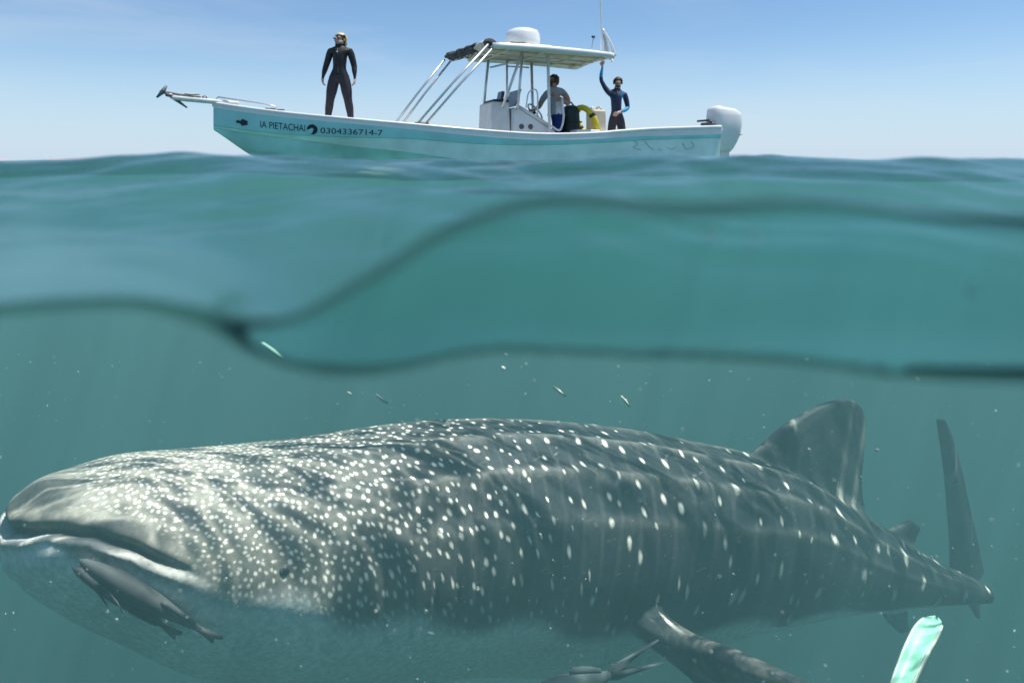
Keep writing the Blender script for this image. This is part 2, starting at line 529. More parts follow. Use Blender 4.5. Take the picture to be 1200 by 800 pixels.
def axis_at(s):
    f = lambda A: np.array([np.interp(s, s_fine, A[:, k]) for k in range(3)])
    return f(axisf), f(tan), f(lat), f(upv)

def fin(root_a, root_b, tip_pts, thick, nrm):
    """a fin as a closed lens-section blade: outline points (3D) leading edge -> tip -> trailing edge, thickness, plane normal"""
    pass

def blade(rows):
    """rows from root to tip: (leading point, trailing point, thickness); section is a rounded aerofoil"""
    SEC = [(0.0, 0.0), (0.04, .34), (0.14, .5), (0.32, .48), (0.55, .36), (0.78, .22), (0.95, .12), (1.0, 0.06)]
    SEC = SEC + [(x, -y) for x, y in SEC[::-1]][:-1]
    rings = []
    for k, (a, b, t) in enumerate(rows):
        a = np.array(a); b = np.array(b)
        ch = b - a
        nxt = np.array(rows[min(k + 1, len(rows) - 1)][0]); prv = np.array(rows[max(k - 1, 0)][0])
        sp = nxt - prv
        n = np.cross(ch, sp); n /= np.linalg.norm(n) + 1e-9
        rings.append([a + ch * x + n * (y * t) for x, y in SEC])
    return np.array(rings)

def resample_rows(rows, m):
    rows = np.array([np.concatenate([r[0], r[1], [r[2]]]) for r in rows])
    u = np.linspace(0, 1, len(rows))
    out = cubic(u, rows, np.linspace(0, 1, m))
    return [(r[:3], r[3:6], r[6]) for r in out]

def loft(bm, rows, m=36):
    P = blade(resample_rows(rows, m))
    Vv, F = closed_tube(P)
    vs = [bm.verts.new(v) for v in Vv]
    for f in F:
        try: bm.faces.new([vs[i] for i in f])
        except ValueError: pass

def body_pt(s, along=0.0, side=0.0, up=0.0):
    a, t, l, u = axis_at(s)
    return a + t * along + l * side + u * up

def shark_mesh():
    bm = bmesh.new()
    Vv, F = closed_tube(shark_rings())
    vs = [bm.verts.new(v) for v in Vv]
    for f in F:
        bm.faces.new([vs[i] for i in f])
    # first dorsal fin, measured against the plane through the back
    a0, t0, l0, u0 = axis_at(4.35)
    def on_plane(u, v):
        d = np.array([(u - 600) / FPX, 1.0, -(v - HORIZON) / FPX])
        o = np.array(CAM)
        return o + d * (np.dot(a0 - o, l0) / np.dot(d, l0))
    loft(bm, [(on_plane(862, 560), on_plane(1020, 630), .13), (on_plane(884, 528), on_plane(1012, 588), .115), (on_plane(912, 502), on_plane(1010, 560), .10),
              (on_plane(938, 485), on_plane(1013, 527), .085), (on_plane(960, 474), on_plane(1015, 500), .07), (on_plane(980, 468), on_plane(1011, 480), .055), (on_plane(992, 466.5), on_plane(1004, 471), .045)])
    # second dorsal fin
    b = lambda s, up, side=0.0: body_pt(s, 0, side, up)
    loft(bm, [(b(5.02, .12), b(5.34, .06), .06), (b(5.14, .24), b(5.36, .17), .05), (b(5.30, .34), b(5.40, .31), .035)], 18)
    # anal fin
    loft(bm, [(b(5.10, -.10), b(5.36, -.06), .06), (b(5.22, -.25), b(5.40, -.20), .045), (b(5.36, -.33), b(5.44, -.31), .03)], 18)
    for sd_ in (1, -1):
        # pelvic fins
        loft(bm, [(b(4.02, -.26, .12 * sd_), b(4.36, -.20, .10 * sd_), .06), (b(4.14, -.35, .19 * sd_), b(4.38, -.31, .17 * sd_), .05), (b(4.28, -.40, .25 * sd_), b(4.40, -.39, .24 * sd_), .035)], 18)
        # pectoral fins: long, swept back, leading edge rolled up
        if sd_ == 1:
            rows = [(px(664, 640, 3.40), px(800, 762, 3.46), .22), (px(738, 708, 3.17), px(812, 786, 3.24), .16), (px(800, 742, 2.96), px(838, 822, 2.88), .115),
                    (px(850, 762, 2.68), px(880, 842, 2.78), .10), (px(900, 784, 2.58), px(925, 860, 2.68), .09), (px(950, 808, 2.48), px(968, 872, 2.58), .075), (px(1005, 842, 2.38), px(1012, 876, 2.44), .055), (px(1040, 868, 2.32), px(1042, 884, 2.36), .045)]
        else:
            rows = [(b(2.02, -.30, -.40), b(2.62, -.34, -.36), .15), (b(2.30, -.46, -.72), b(2.78, -.50, -.66), .12), (b(2.66, -.66, -.98), b(3.02, -.70, -.92), .095), (b(3.02, -.86, -1.14), b(3.20, -.88, -1.10), .06)]
        loft(bm, rows, 40)
    # tail fin, swept round behind the tail stalk and seen almost edge on
    c0 = px(1126, 676, 4.85)
    cd_ = np.array([.92, .58, 0.0]); cd_ /= np.linalg.norm(cd_)
    C = lambda d, h: np.array(c0) + cd_ * d + np.array([0, 0, h])
    loft(bm, [(C(-.10, -.08), C(.34, -.08), .11), (C(-.10, .2), C(.25, .17), .11), (C(-.13, .47), C(.13, .45), .10), (C(-.18, .74), C(.02, .73), .085), (C(-.25, 1.02), C(-.12, 1.02), .075), (C(-.30, 1.17), C(-.23, 1.17), .06)], 40)
    loft(bm, [(C(-.04, .02), C(.26, .04), .08), (C(.04, -.14), C(.26, -.15), .07), (C(.16, -.28), C(.28, -.29), .05), (C(.24, -.38), C(.28, -.38), .04)], 24)
    bmesh.ops.recalc_face_normals(bm, faces=bm.faces[:])
    me = bpy.data.meshes.new("shark_raw")
    bm.to_mesh(me); bm.free()
    o = bpy.data.objects.new("shark_raw", me)
    COL.objects.link(o)
    rm = o.modifiers.new("r", 'REMESH'); rm.mode = 'VOXEL'; rm.voxel_size = 0.0105; rm.adaptivity = 0.0
    sm = o.modifiers.new("s", 'SMOOTH'); sm.factor = 0.5; sm.iterations = 4
    dg = bpy.context.evaluated_depsgraph_get()
    out = bpy.data.meshes.new_from_object(o.evaluated_get(dg))
    bpy.data.objects.remove(o)
    bpy.data.meshes.remove(me)
    return out

shark_me = shark_mesh()
n_v = len(shark_me.vertices)
co = np.empty(n_v * 3, np.float32); shark_me.vertices.foreach_get("co", co); co = co.reshape(-1, 3).astype(float)
no = np.empty(n_v * 3, np.float32); shark_me.vertex_normals.foreach_get("vector", no); no = no.reshape(-1, 3).astype(float)

# body coordinates of every vertex: nearest station of the axis
def body_coords(P):
    best = np.full(len(P), 1e9); bi = np.zeros(len(P), int)
    sub = np.arange(0, NS, 2)
    for i in sub:
        d = np.abs(((P - axisf[i]) * tan[i]).sum(1)) + 0.02 * np.linalg.norm(P - axisf[i], axis=1)
        m = d < best
        best[m] = d[m]; bi[m] = i
    r = P - axisf[bi]
    al = (r * tan[bi]).sum(1); la = (r * lat[bi]).sum(1); up = (r * upv[bi]).sum(1)
    return s_fine[bi] + al, la, up, bi
Sv, Lv, Uv, Bi = body_coords(co)
TH = np.degrees(np.arctan2(Uv / np.where(Uv > 0, htf[Bi], hbf[Bi]), Lv / wf[Bi]))
RAD = np.hypot(Uv / np.where(Uv > 0, htf[Bi], hbf[Bi]), Lv / wf[Bi])

# mouth: a level slit round the front of the head, lower lip pale and proud
a_front = axisf[0]
hx = ((co - a_front) * tan[60]).sum(1)                       # distance behind the snout tip along the head
az = np.degrees(np.arctan2(np.abs(Lv), np.maximum(0.02, 0.62 - hx)))   # bearing round the front of the head
MS = [0, 12, 25, 40, 55, 75, 95, 112]
m_up = np.interp(az, MS, [-.085, -.06, -.01, .02, .01, -.03, -.065, -.085])
inhead = (hx < 0.78) & (RAD > 0.5)
dm = Uv - m_up
fade = (1 - smoothstep(0.22, 0.56, hx)) * (RAD > 0.45)
gap = np.exp(-(dm / 0.015) ** 2) * fade
lip = np.exp(-((dm + 0.026) / 0.011) ** 2) * fade
upl = np.exp(-((dm - 0.035) / 0.025) ** 2) * fade
# gill slits
gill = np.zeros(n_v)
for k_, s0 in enumerate((1.72, 1.86, 1.99, 2.11, 2.22)):
    bow = 0.05 * ((TH - 5) / 30) ** 2
    near = np.where(Lv > 0, TH, 180 - np.abs(TH) * np.sign(TH))
    gill += np.exp(-((Sv - s0 - bow) / 0.013) ** 2) * smoothstep(-38, -26, near) * (1 - smoothstep(34, 44, near))
gill *= (RAD < 1.25)
co2 = co + no * (-0.036 * gap + 0.010 * lip + 0.006 * upl - 0.007 * gill)[:, None]
# soft folds of skin
fold = np.array([0.0] * n_v)
co2 += no * (0.0006 * np.sin(Sv * 21 + np.sin(TH / 23) * 2) * smoothstep(.6, 1.4, Sv))[:, None]
shark_me.vertices.foreach_set("co", co2.astype(np.float32).ravel())

# pattern coordinates: small crowded spots on the head, wide rows on the flank
dens_s = np.interp(Sv, [0, .5, 1.0, 1.6, 2.2, 2.9, 3.6, 6], [44, 41, 35, 26, 15, 7.0, 4.2, 3.6])
s_grid = np.linspace(-0.5, 7, 800)
dg_ = np.interp(s_grid, [0, .5, 1.0, 1.6, 2.2, 2.9, 3.6, 6], [26, 24.5, 23, 20, 15, 9.5, 7.2, 6.6])
cumul = np.concatenate([[0], np.cumsum(0.5 * (dg_[1:] + dg_[:-1]) * np.diff(s_grid))])
PU = np.interp(Sv, s_grid, cumul)
arc = np.radians(TH - 90) * 0.5 * (wf[Bi] + 0.5 * (htf[Bi] + hbf[Bi]))
arc = np.where(TH < -90, np.radians(TH + 270) * 0.5 * (wf[Bi] + 0.5 * (htf[Bi] + hbf[Bi])), arc)
PV = arc * dens_s
finm = smoothstep(1.12, 1.3, RAD)
# belly line: white below it
nearTH = np.where(np.abs(TH) <= 90, TH, np.sign(TH) * (180 - np.abs(TH)))
bl = np.interp(Sv, [0, .3, .8, 1.4, 2.0, 2.6, 3.2, 4, 5, 6], [-16, -9, -9, -14, -24, -36, -42, -44, -46, -50])
belly = 1 - smoothstep(-7, 7, nearTH - bl + 4 * np.sin(Sv * 9))
belly = np.where((dm > -.005) & (hx < .55), 0.0, belly)
belly = np.where((finm > .5), np.clip(belly, 0, 0.25), belly)

def fattr(me, name, arr):
    a_ = me.attributes.new(name, 'FLOAT', 'POINT')
    a_.data.foreach_set("value", np.asarray(arr, np.float32))
va = shark_me.attributes.new("pat", 'FLOAT_VECTOR', 'POINT')
va.data.foreach_set("vector", np.stack([PU, PV, np.zeros(n_v)], 1).astype(np.float32).ravel())
fattr(shark_me, "along", Sv); fattr(shark_me, "belly", belly); fattr(shark_me, "lip", np.clip(lip * 1.2 * (1 - smoothstep(.35, .62, hx)) + smoothstep(.10, .28, hx) * (1 - smoothstep(.45, .66, hx)) * np.exp(-((dm + .03) / .035) ** 2) * (RAD > .45), 0, 1))
bare = (1 - smoothstep(0.05, 0.11, dm)) * (1 - smoothstep(0.35, 0.6, hx)) * (RAD > .4)
bare = np.maximum(bare, 1 - smoothstep(0.06, 0.22, hx))
fattr(shark_me, "bare", bare); fattr(shark_me, "gap", np.clip(gap + gill * .35, 0, 1)); fattr(shark_me, "fin", finm)
keel = np.clip(ridge_profile(TH, Sv) / 0.024, 0, 1) * (RAD < 1.2)
fattr(shark_me, "keel", keel)

def shark_skin():
    m, n, l = mat("whale_shark_skin")
    out = n.new("ShaderNodeOutputMaterial"); b = n.new("ShaderNodeBsdfPrincipled"); l.new(b.outputs[0], out.inputs[0])
    def att(nm):
        q = n.new("ShaderNodeAttribute"); q.attribute_name = nm; return q
    def mixc(f, c0, c1):
        q = n.new("ShaderNodeMix"); q.data_type = 'RGBA'
        for s_, val in ((6, c0), (7, c1)):
            if isinstance(val, tuple): q.inputs[s_].default_value = (*val, 1)
            else: l.new(val, q.inputs[s_])
        l.new(f, q.inputs[0]); return q.outputs[2]
    def math_(op, a_, b_=None):
        q = n.new("ShaderNodeMath"); q.operation = op; q.use_clamp = False
        for k2, val in enumerate((a_, b_)):
            if val is None: continue
            if isinstance(val, (int, float)): q.inputs[k2].default_value = val
            else: l.new(val, q.inputs[k2])
        return q.outputs[0]
    def mrange(x, a0, a1, b0, b1):
        q = n.new("ShaderNodeMapRange"); q.interpolation_type = 'SMOOTHSTEP'
        q.inputs[1].default_value, q.inputs[2].default_value, q.inputs[3].default_value, q.inputs[4].default_value = a0, a1, b0, b1
        l.new(x, q.inputs[0]); return q.outputs[0]
    pat = att("pat"); along = att("along")
    # wander of the rows
    nz = n.new("ShaderNodeTexNoise"); nz.inputs["Scale"].default_value = 0.35; nz.inputs["Detail"].default_value = 2
    l.new(pat.outputs["Vector"], nz.inputs["Vector"])
    wob = n.new("ShaderNodeVectorMath"); wob.operation = 'MULTIPLY_ADD'; wob.inputs[1].default_value = (0.9, 0.9, 0)
    l.new(nz.outputs["Color"], wob.inputs[0]); l.new(pat.outputs["Vector"], wob.inputs[2])
    vo = n.new("ShaderNodeTexVoronoi"); vo.voronoi_dimensions = '2D'; vo.inputs["Scale"].default_value = 1.0; vo.inputs["Randomness"].default_value = 0.80
    l.new(wob.outputs[0], vo.inputs["Vector"])
    size = math_('MULTIPLY', math_('ADD', math_('MULTIPLY', vo.outputs["Color"], 0.11), mrange(along.outputs["Fac"], 1.2, 3.0, 0.185, 0.045)), 1.0)
    spot = n.new("ShaderNodeMapRange"); spot.interpolation_type = 'SMOOTHSTEP'
    l.new(vo.outputs["Distance"], spot.inputs[0]); l.new(math_('MULTIPLY', size, 0.30), spot.inputs[1]); l.new(math_('MULTIPLY', size, 1.55), spot.inputs[2])
    spot.inputs[3].default_value = 1.0; spot.inputs[4].default_value = 0.0
    # faint upright bars between the rows of the flank
    sx = n.new("ShaderNodeSeparateXYZ"); l.new(wob.outputs[0], sx.inputs[0])
    bar = math_('SINE', math_('MULTIPLY', sx.outputs[0], 6.2832))
    bar = mrange(bar, 0.55, 1.0, 0.0, 1.0)
    bar = math_('MULTIPLY', bar, mrange(along.outputs["Fac"], 1.6, 2.8, 0.0, 0.035))
    # mottled slate ground; naturally darker rear deepened further to paint in its shade
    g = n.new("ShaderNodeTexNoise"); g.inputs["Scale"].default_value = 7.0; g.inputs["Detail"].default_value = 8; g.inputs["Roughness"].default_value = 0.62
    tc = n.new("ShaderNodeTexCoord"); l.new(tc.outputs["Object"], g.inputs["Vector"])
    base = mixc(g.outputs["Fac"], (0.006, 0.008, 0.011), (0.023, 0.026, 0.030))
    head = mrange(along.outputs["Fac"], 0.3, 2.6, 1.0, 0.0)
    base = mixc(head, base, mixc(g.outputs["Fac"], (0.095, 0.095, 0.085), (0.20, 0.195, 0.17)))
    base = mixc(math_('MULTIPLY', att("keel").outputs["Fac"], 0.22), base, (0.30, 0.29, 0.26))  # keels paled to stand in for the light they catch
    base = mixc(math_('MULTIPLY', bar, math_('SUBTRACT', 1.0, att("fin").outputs["Fac"])), base, (0.40, 0.40, 0.37))
    base = mixc(math_('MULTIPLY', math_('MULTIPLY', att("fin").outputs["Fac"], mrange(along.outputs["Fac"], 3.2, 3.6, 1.0, .12)), mrange(g.outputs["Fac"], .42, .62, 0.0, .5)), base, (0.17, 0.165, 0.145))
    fade_n = n.new("ShaderNodeTexNoise"); fade_n.inputs["Scale"].default_value = 0.8; fade_n.inputs["Detail"].default_value = 3
    l.new(pat.outputs["Vector"], fade_n.inputs["Vector"])
    sp_on = math_('MULTIPLY', math_('MULTIPLY', math_('MULTIPLY', spot.outputs[0], mrange(fade_n.outputs["Fac"], 0.30, 0.52, 0.35, 1.0)), math_('SUBTRACT', 1.0, att('bare').outputs['Fac'])), math_('SUBTRACT', 0.92, math_('MULTIPLY', att("fin").outputs["Fac"], 0.70)))
    base = mixc(sp_on, base, (0.58, 0.57, 0.51))
    base = mixc(att("belly").outputs["Fac"], base, mixc(g.outputs["Fac"], (0.58, 0.60, 0.60), (0.72, 0.73, 0.71)))
    base = mixc(math_('MULTIPLY', att("lip").outputs["Fac"], 0.9), base, (0.30, 0.295, 0.28))
    base = mixc(att("gap").outputs["Fac"], base, (0.035, 0.03, 0.032))
    # fine grain, scratches and scuffs of the hide
    gr = n.new("ShaderNodeTexNoise"); gr.inputs["Scale"].default_value = 42.0; gr.inputs["Detail"].default_value = 7; gr.inputs["Roughness"].default_value = 0.7
    l.new(tc.outputs["Object"], gr.inputs["Vector"])
    sc_ = n.new("ShaderNodeTexNoise"); sc_.inputs["Scale"].default_value = 9.0; sc_.inputs["Detail"].default_value = 4
    smp = n.new("ShaderNodeMapping"); smp.inputs["Scale"].default_value = (1.0, 1.0, 7.0); smp.inputs["Rotation"].default_value = (0.2, 0.35, 0.1)
    l.new(tc.outputs["Object"], smp.inputs[0]); l.new(smp.outputs[0], sc_.inputs["Vector"])
    base = mixc(mrange(sc_.outputs["Fac"], .64, .74, 0.0, .22), base, (0.30, 0.30, 0.27))
    hsv = n.new("ShaderNodeHueSaturation")
    l.new(mrange(gr.outputs["Fac"], .3, .7, .76, 1.24), hsv.inputs["Value"]); l.new(base, hsv.inputs["Color"])
    base = hsv.outputs["Color"]
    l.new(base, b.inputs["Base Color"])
    b.inputs["Roughness"].default_value = 0.55
    b.inputs["Specular IOR Level"].default_value = 0.08
    f = n.new("ShaderNodeTexNoise"); f.inputs["Scale"].default_value = 38.0; f.inputs["Detail"].default_value = 6
    l.new(tc.outputs["Object"], f.inputs["Vector"])
    bp = n.new("ShaderNodeBump"); bp.inputs["Strength"].default_value = 0.14; bp.inputs["Distance"].default_value = 0.01
    l.new(f.outputs["Fac"], bp.inputs["Height"]); l.new(bp.outputs[0], b.inputs["Normal"])
    return m

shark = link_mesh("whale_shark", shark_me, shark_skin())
tag(shark, "huge spotted whale shark swimming just under the surface with its broad head at left", "whale shark")

# ------------------------------------------------------------------ shark: eyes
def nearest_surface(u, v, side=1):
    """vertex of the shark that shows at (u, v) in the photograph's view"""
    uu = 600 + FPX * co2[:, 0] / co2[:, 1]; vv = HORIZON - FPX * (co2[:, 2] - CAM.z) / co2[:, 1]
    d = np.hypot(uu - u, vv - v); m = d < 4
    k = np.where(m, co2[:, 1], 1e9).argmin()
    return Vector(co2[k]), Vector(no[k]), int(k)

m_eye = pbr("eye_dark", (0.012, 0.012, 0.014), 0.45, 0.3)
m_rim = pbr("eye_rim", (0.045, 0.05, 0.05), 0.6, 0.3)
def ico(bm, c, r, sub=2, scale=(1, 1, 1), M=None):
    res = bmesh.ops.create_icosphere(bm, subdivisions=sub, radius=1.0)
    for v in res['verts']:
        p = Vector((v.co.x * scale[0] * r, v.co.y * scale[1] * r, v.co.z * scale[2] * r))
        v.co = (M @ p if M is not None else p) + Vector(c)
    return res['verts']
def bm_obj(name, bm, mats, parent=None, smooth=True):
    me = bpy.data.meshes.new(name); bm.to_mesh(me); bm.free()
    return link_mesh(name, me, mats, parent, smooth)
for flip in (1, -1):
    p_, n_, k_ = nearest_surface(335, 664)
    if flip < 0:
        s_, l_, u_ = Sv[k_], Lv[k_], Uv[k_]
        a_, t_, la_, up_ = axis_at(s_)
        j_ = np.argmin(np.abs(Sv - s_) + np.abs(Uv - u_) + (Lv > 0) * 10)
        p_, n_ = Vector(co2[j_]), Vector(no[j_])
    q_ = n_.to_track_quat('Z', 'Y').to_matrix()
    bm = bmesh.new()
    for v in ico(bm, (0, 0, 0), 0.020, 3, (1, .85, .35)): v.co = q_ @ v.co + p_
    e1 = bm_obj("eye", bm, m_rim, shark)
    bm = bmesh.new()
    for v in ico(bm, (0, 0, 0), 0.012, 3, (1, 1, .6)): v.co = q_ @ v.co + p_ + n_ * 0.003
    bm_obj("pupil", bm, m_eye, e1)

# ------------------------------------------------------------------ fish round the shark
def fish_skin(name, back, side):
    m = pbr(name, side, 0.75, 0.12, var=0.25, vscale=14)
    return m
m_remora = fish_skin("remora_skin", (.02, .02, .02), (0.040, 0.043, 0.046))
m_fishdk = fish_skin("jack_skin", (.02, .02, .02), (0.050, 0.060, 0.064))
def make_fish(name, head, tail, h, w, upd, skin, label, cat, fork=0.0, group=None, fins=1.0):
    """fish from the head point to the tail point: lofted body, tail fin, dorsal and anal fins, pectorals, eyes"""
    head = Vector(head); tail = Vector(tail); ax = tail - head; L = ax.length; ax.normalize()
    up = Vector(upd); up = (up - ax * up.dot(ax)).normalized(); sd = ax.cross(up)
    bm = bmesh.new()
    prof = [(0, .03), (.03, .30), (.10, .58), (.22, .85), (.36, 1.0), (.55, .86), (.72, .55), (.86, .28), (.92, .2)]
    t = np.linspace(0, .92, 26); r = cubic([q[0] for q in prof], [q[1] for q in prof], t)
    P = np.array([[list(head + ax * (tt * L) + up * (math.sin(a) * h * rr) + sd * (math.cos(a) * w * rr)) for a in np.linspace(0, 2 * math.pi, 18, endpoint=False)] for tt, rr in zip(t, r)])
    Vv, F = closed_tube(P); vs = [bm.verts.new(v) for v in Vv]
    for f in F: bm.faces.new([vs[i] for i in f])
    def fn(pts, th=0.006):
        a = [bm.verts.new(head + ax * (x * L) + up * (z * h) + sd * th) for x, z in pts]
        b = [bm.verts.new(head + ax * (x * L) + up * (z * h) - sd * th) for x, z in pts]
        bm.faces.new(a); bm.faces.new(b[::-1])
        for i in range(len(a)): bm.faces.new([a[i], b[i], b[(i + 1) % len(a)], a[(i + 1) % len(a)]])
    k = (1.0 - .30 * fork) * fins if fork else fins
    fn([(.88, .16), (.96, .9 * k), (1.04 + .55 * fork, 1.5 * k), (1.02 + .30 * fork, .9 * k), (.975 + .05 * fork, .0), (1.02 + .30 * fork, -.9 * k), (1.04 + .55 * fork, -1.5 * k), (.96, -.9 * k), (.88, -.16)])
    fn([(.55, .80), (.60, .8 + .55 * fins), (.70, .65 + .5 * fins), (.84, .3 + .32 * fins), (.84, .25)])
    fn([(.55, -.80), (.60, -.8 - .55 * fins), (.70, -.65 - .5 * fins), (.84, -.3 - .32 * fins), (.84, -.25)])
    for s_ in (1, -1):
        a = head + ax * (.22 * L) + sd * (s_ * w * .8) - up * (.1 * h)
        pts = [a, a + ax * (.16 * L) + sd * (s_ * w * (.7 + .6 * fins)) + up * (.10 * h), a + ax * (.19 * L) + sd * (s_ * w * 1.0) - up * (.3 * h), a + ax * (.07 * L) - up * (.3 * h)]
        vs2 = [bm.verts.new(q) for q in pts] + [bm.verts.new(q + Vector((0, 0, .006))) for q in pts]
        for f in ((0, 1, 2, 3), (7, 6, 5, 4), (0, 4, 5, 1), (1, 5, 6, 2), (2, 6, 7, 3), (3, 7, 4, 0)): bm.faces.new([vs2[i] for i in f])
    bmesh.ops.recalc_face_normals(bm, faces=bm.faces[:])
    o = bm_obj(name, bm, skin)
    tag(o, label, cat, group)
    for s_ in (1, -1):
        bm = bmesh.new(); ico(bm, head + ax * (.075 * L) + sd * (s_ * w * .46) + up * (h * .12), 0.007, 2)
        bm_obj("eye", bm, m_eye, o)
    return o
def hug(u, v, off):
    """point just off the shark's near side at (u, v)"""
    p_, n_, k_ = nearest_surface(u, v)
    return px(u, v, p_.y - off)
make_fish("remora", hug(92, 655, .06), hug(250, 746, .05), .037, .032, (0.35, -0.5, .75), m_remora, "dark slender remora clinging under the whale shark's throat, the larger and upper of two", "fish", 0, "remoras under the throat of the shark", .5)
make_fish("remora", hug(84, 664, .03), hug(205, 742, .03), .022, .020, (0.35, -0.3, .8), m_remora, "thin dark remora tucked behind and below the larger one at the throat", "fish", 0, "remoras under the throat of the shark", .5)
make_fish("fish", px(600, 842, 2.75), px(725, 785, 2.90), .085, .05, (0.1, 0.1, 1), m_fishdk, "dark fish with a deeply forked tail below the shark's belly at the bottom edge", "fish", 0.7, None, .5)

# ------------------------------------------------------------------ swim fin of a swimmer below the frame
m_fin = pbr("mint_rubber", (0.20, 0.50, 0.34), 0.4, 0.5, var=0.18, vscale=12)
m_finr = pbr("grey_rubber", (0.30, 0.38, 0.32), 0.5, 0.4)
def swim_fin():
    root = empty("swim_fin", px(1050, 826, 2.35))
    o0 = Vector(root.location)
    tip = px(1100, 737, 2.62); ax = tip - o0; L = ax.length; ax.normalize()
    nrm = Vector((-0.80, -0.62, .50)); nrm = (nrm - ax * nrm.dot(ax)).normalized(); sd = ax.cross(nrm)
    bm = bmesh.new()
    prof = [(0.0, .026), (.12, .029), (.30, .032), (.55, .036), (.80, .036), (.92, .028), (.975, .018), (1.0, .005)]
    ts = np.linspace(0, 1, 22); ws = cubic([q[0] for q in prof], [q[1] for q in prof], ts)
    rings = []
    for t, w in zip(ts, ws):
        c = ax * (t * L) + nrm * (0.05 * math.sin(t * 2.2))
        th = .012 * (1 - .6 * t)
        rings.append([list(c + sd * (w * x) + nrm * (th * z + 0.012 * x * x)) for x, z in ((-1, 0), (-.9, .9), (-.4, .7), (0, .9), (.4, .7), (.9, .9), (1, 0), (.9, -.9), (0, -.7), (-.9, -.9))])
    Vv, F = closed_tube(np.array(rings)); vs = [bm.verts.new(v) for v in Vv]
    for f in F: bm.faces.new([vs[i] for i in f])
    bmesh.ops.recalc_face_normals(bm, faces=bm.faces[:])
    bm_obj("blade", bm, m_fin, root)
    for s_ in (1, -1):
        bm = bmesh.new(); rr = []
        for t, w in zip(ts[:-2], ws[:-2]):
            c = ax * (t * L) + nrm * (0.05 * math.sin(t * 2.2) + .012) + sd * (s_ * w)
            rr.append([list(c + sd * (.006 * math.cos(a)) + nrm * (.012 * (1 - .7 * t) * math.sin(a))) for a in np.linspace(0, 2 * math.pi, 8, endpoint=False)])
        Vv, F = closed_tube(np.array(rr)); vs = [bm.verts.new(v) for v in Vv]
        for f in F: bm.faces.new([vs[i] for i in f])
        bmesh.ops.recalc_face_normals(bm, faces=bm.faces[:])
        bm_obj("side_rail", bm, m_finr, root)
    bm = bmesh.new(); rr = []
    for t in np.linspace(-.42, .10, 12):
        k = math.sin(min(1, (t + .46) / .2) * math.pi / 2)
        rr.append([list(ax * (t * L) + sd * (.046 * k * math.cos(a)) + nrm * (.036 * k * math.sin(a) * (1 - max(0, t) * 5))) for a in np.linspace(0, 2 * math.pi, 16, endpoint=False)])
    Vv, F = closed_tube(np.array(rr)); vs = [bm.verts.new(v) for v in Vv]
    for f in F: bm.faces.new([vs[i] for i in f])
    bmesh.ops.recalc_face_normals(bm, faces=bm.faces[:])
    bm_obj("foot_pocket", bm, m_finr, root)
    tag(root, "bright mint swim fin pointing up below the shark's tail at the lower right", "swim fin")
swim_fin()

# ------------------------------------------------------------------ drifting specks in the water
def specks():
    bm = bmesh.new()
    rr = random.Random(5)
    def fleck(c, r, dirv, el):
        d = Vector(dirv).normalized(); q = d.to_track_quat('X', 'Z').to_matrix()
        ico(bm, c, r, 1, (el, 1, 1), q)
    dn = (0.75, 0.1, -.62)
    fleck(px(320, 411, 1.55), .0052, dn, 7.5)
    fleck(px(655, 458, 2.2), .0050, dn, 7); fleck(px(733, 470, 2.3), .0050, (.6, .1, -.8), 6); fleck(px(447, 467, 2.0), .0045, dn, 6); fleck(px(410, 461, 2.0), .0035, dn, 3)
    fleck(px(946, 421, 1.5), .003, dn, 1.6); fleck(px(590, 431, 1.5), .003, dn, 2)
    fleck(px(505, 742, 1.9), .005, (1, 0, -.2), 2.4); fleck(px(1028, 527, 2.3), .005, (1, 0, 0), 1.6)  # first fleck stands in for a streak of gathered sunlight
    # out of focus flecks almost on the port
    fleck(px(832, 276, .256), .0012, (0, 0, 1), 1.3); fleck(px(884, 281, .256), .0010, (0, 0, 1), 1.1); fleck(px(1137, 341, .256), .0014, (0, 0, 1), 1.1)
    for i in range(800):
        y = rr.uniform(.8, 3.8)
        u = rr.uniform(-40, 1240); v = rr.uniform(415, 830)
        fleck(px(u, v, y), rr.uniform(.0004, .0011) * (0.7 + .3 * y), (rr.gauss(.7, .3), rr.gauss(0, .3), rr.gauss(-.6, .3)), rr.choice((1, 1.2, 2, 3)))
    return bm
m_speck = pbr("plankton", (0.36, 0.40, 0.37), 0.7, 0.2)
o = bm_obj("plankton", specks(), m_speck)
tag(o, "pale plankton flecks drifting in the murky water", kind="stuff")

# ------------------------------------------------------------------ far shore
def far_shore():
    rr = random.Random(3)
    n = 160; ang0, ang1 = math.atan((-60 - 600) / FPX), math.atan((175 - 600) / FPX)
    prof = []
    ph = [rr.uniform(0, 6) for _ in range(6)]
    V_, F_ = [], []
    for i in range(n):
        t = i / (n - 1); a = ang0 + (ang1 - ang0) * t
        h = (5 + 3.5 * math.sin(t * 9 + ph[0]) + 2.0 * math.sin(t * 23 + ph[1]) + 1.2 * math.sin(t * 51 + ph[2])) * 9.0
        h *= min(1, (1 - t) * 3.0) * (0.55 + .45 * math.sin(min(1, t * 1.3) * math.pi))
        h = max(h, 1.0)
        D = 9500
        for k, (dd, hh) in enumerate(((0, -6), (250, h * .35), (600, h), (1300, h * .7), (2200, -6))):
            V_.append((math.tan(a) * (D + dd), D + dd, hh + rr.uniform(-1, 1) * h * .05))
    for i in range(n - 1):
        for k in range(4):
            b = i * 5 + k; F_.append((b, b + 5, b + 6, b + 1))
    return grid_mesh("hills", np.array(V_), np.array(F_))
m_hill = pbr("hazy_hills", (0.44, 0.41, 0.43), 0.95, 0.1, var=.2, vscale=.01)  # air haze painted into the pale rock colour
o = link_mesh("hills", far_shore(), m_hill)
tag(o, "low desert hills along the far shore at left, air haze painted in as paleness", kind="structure")

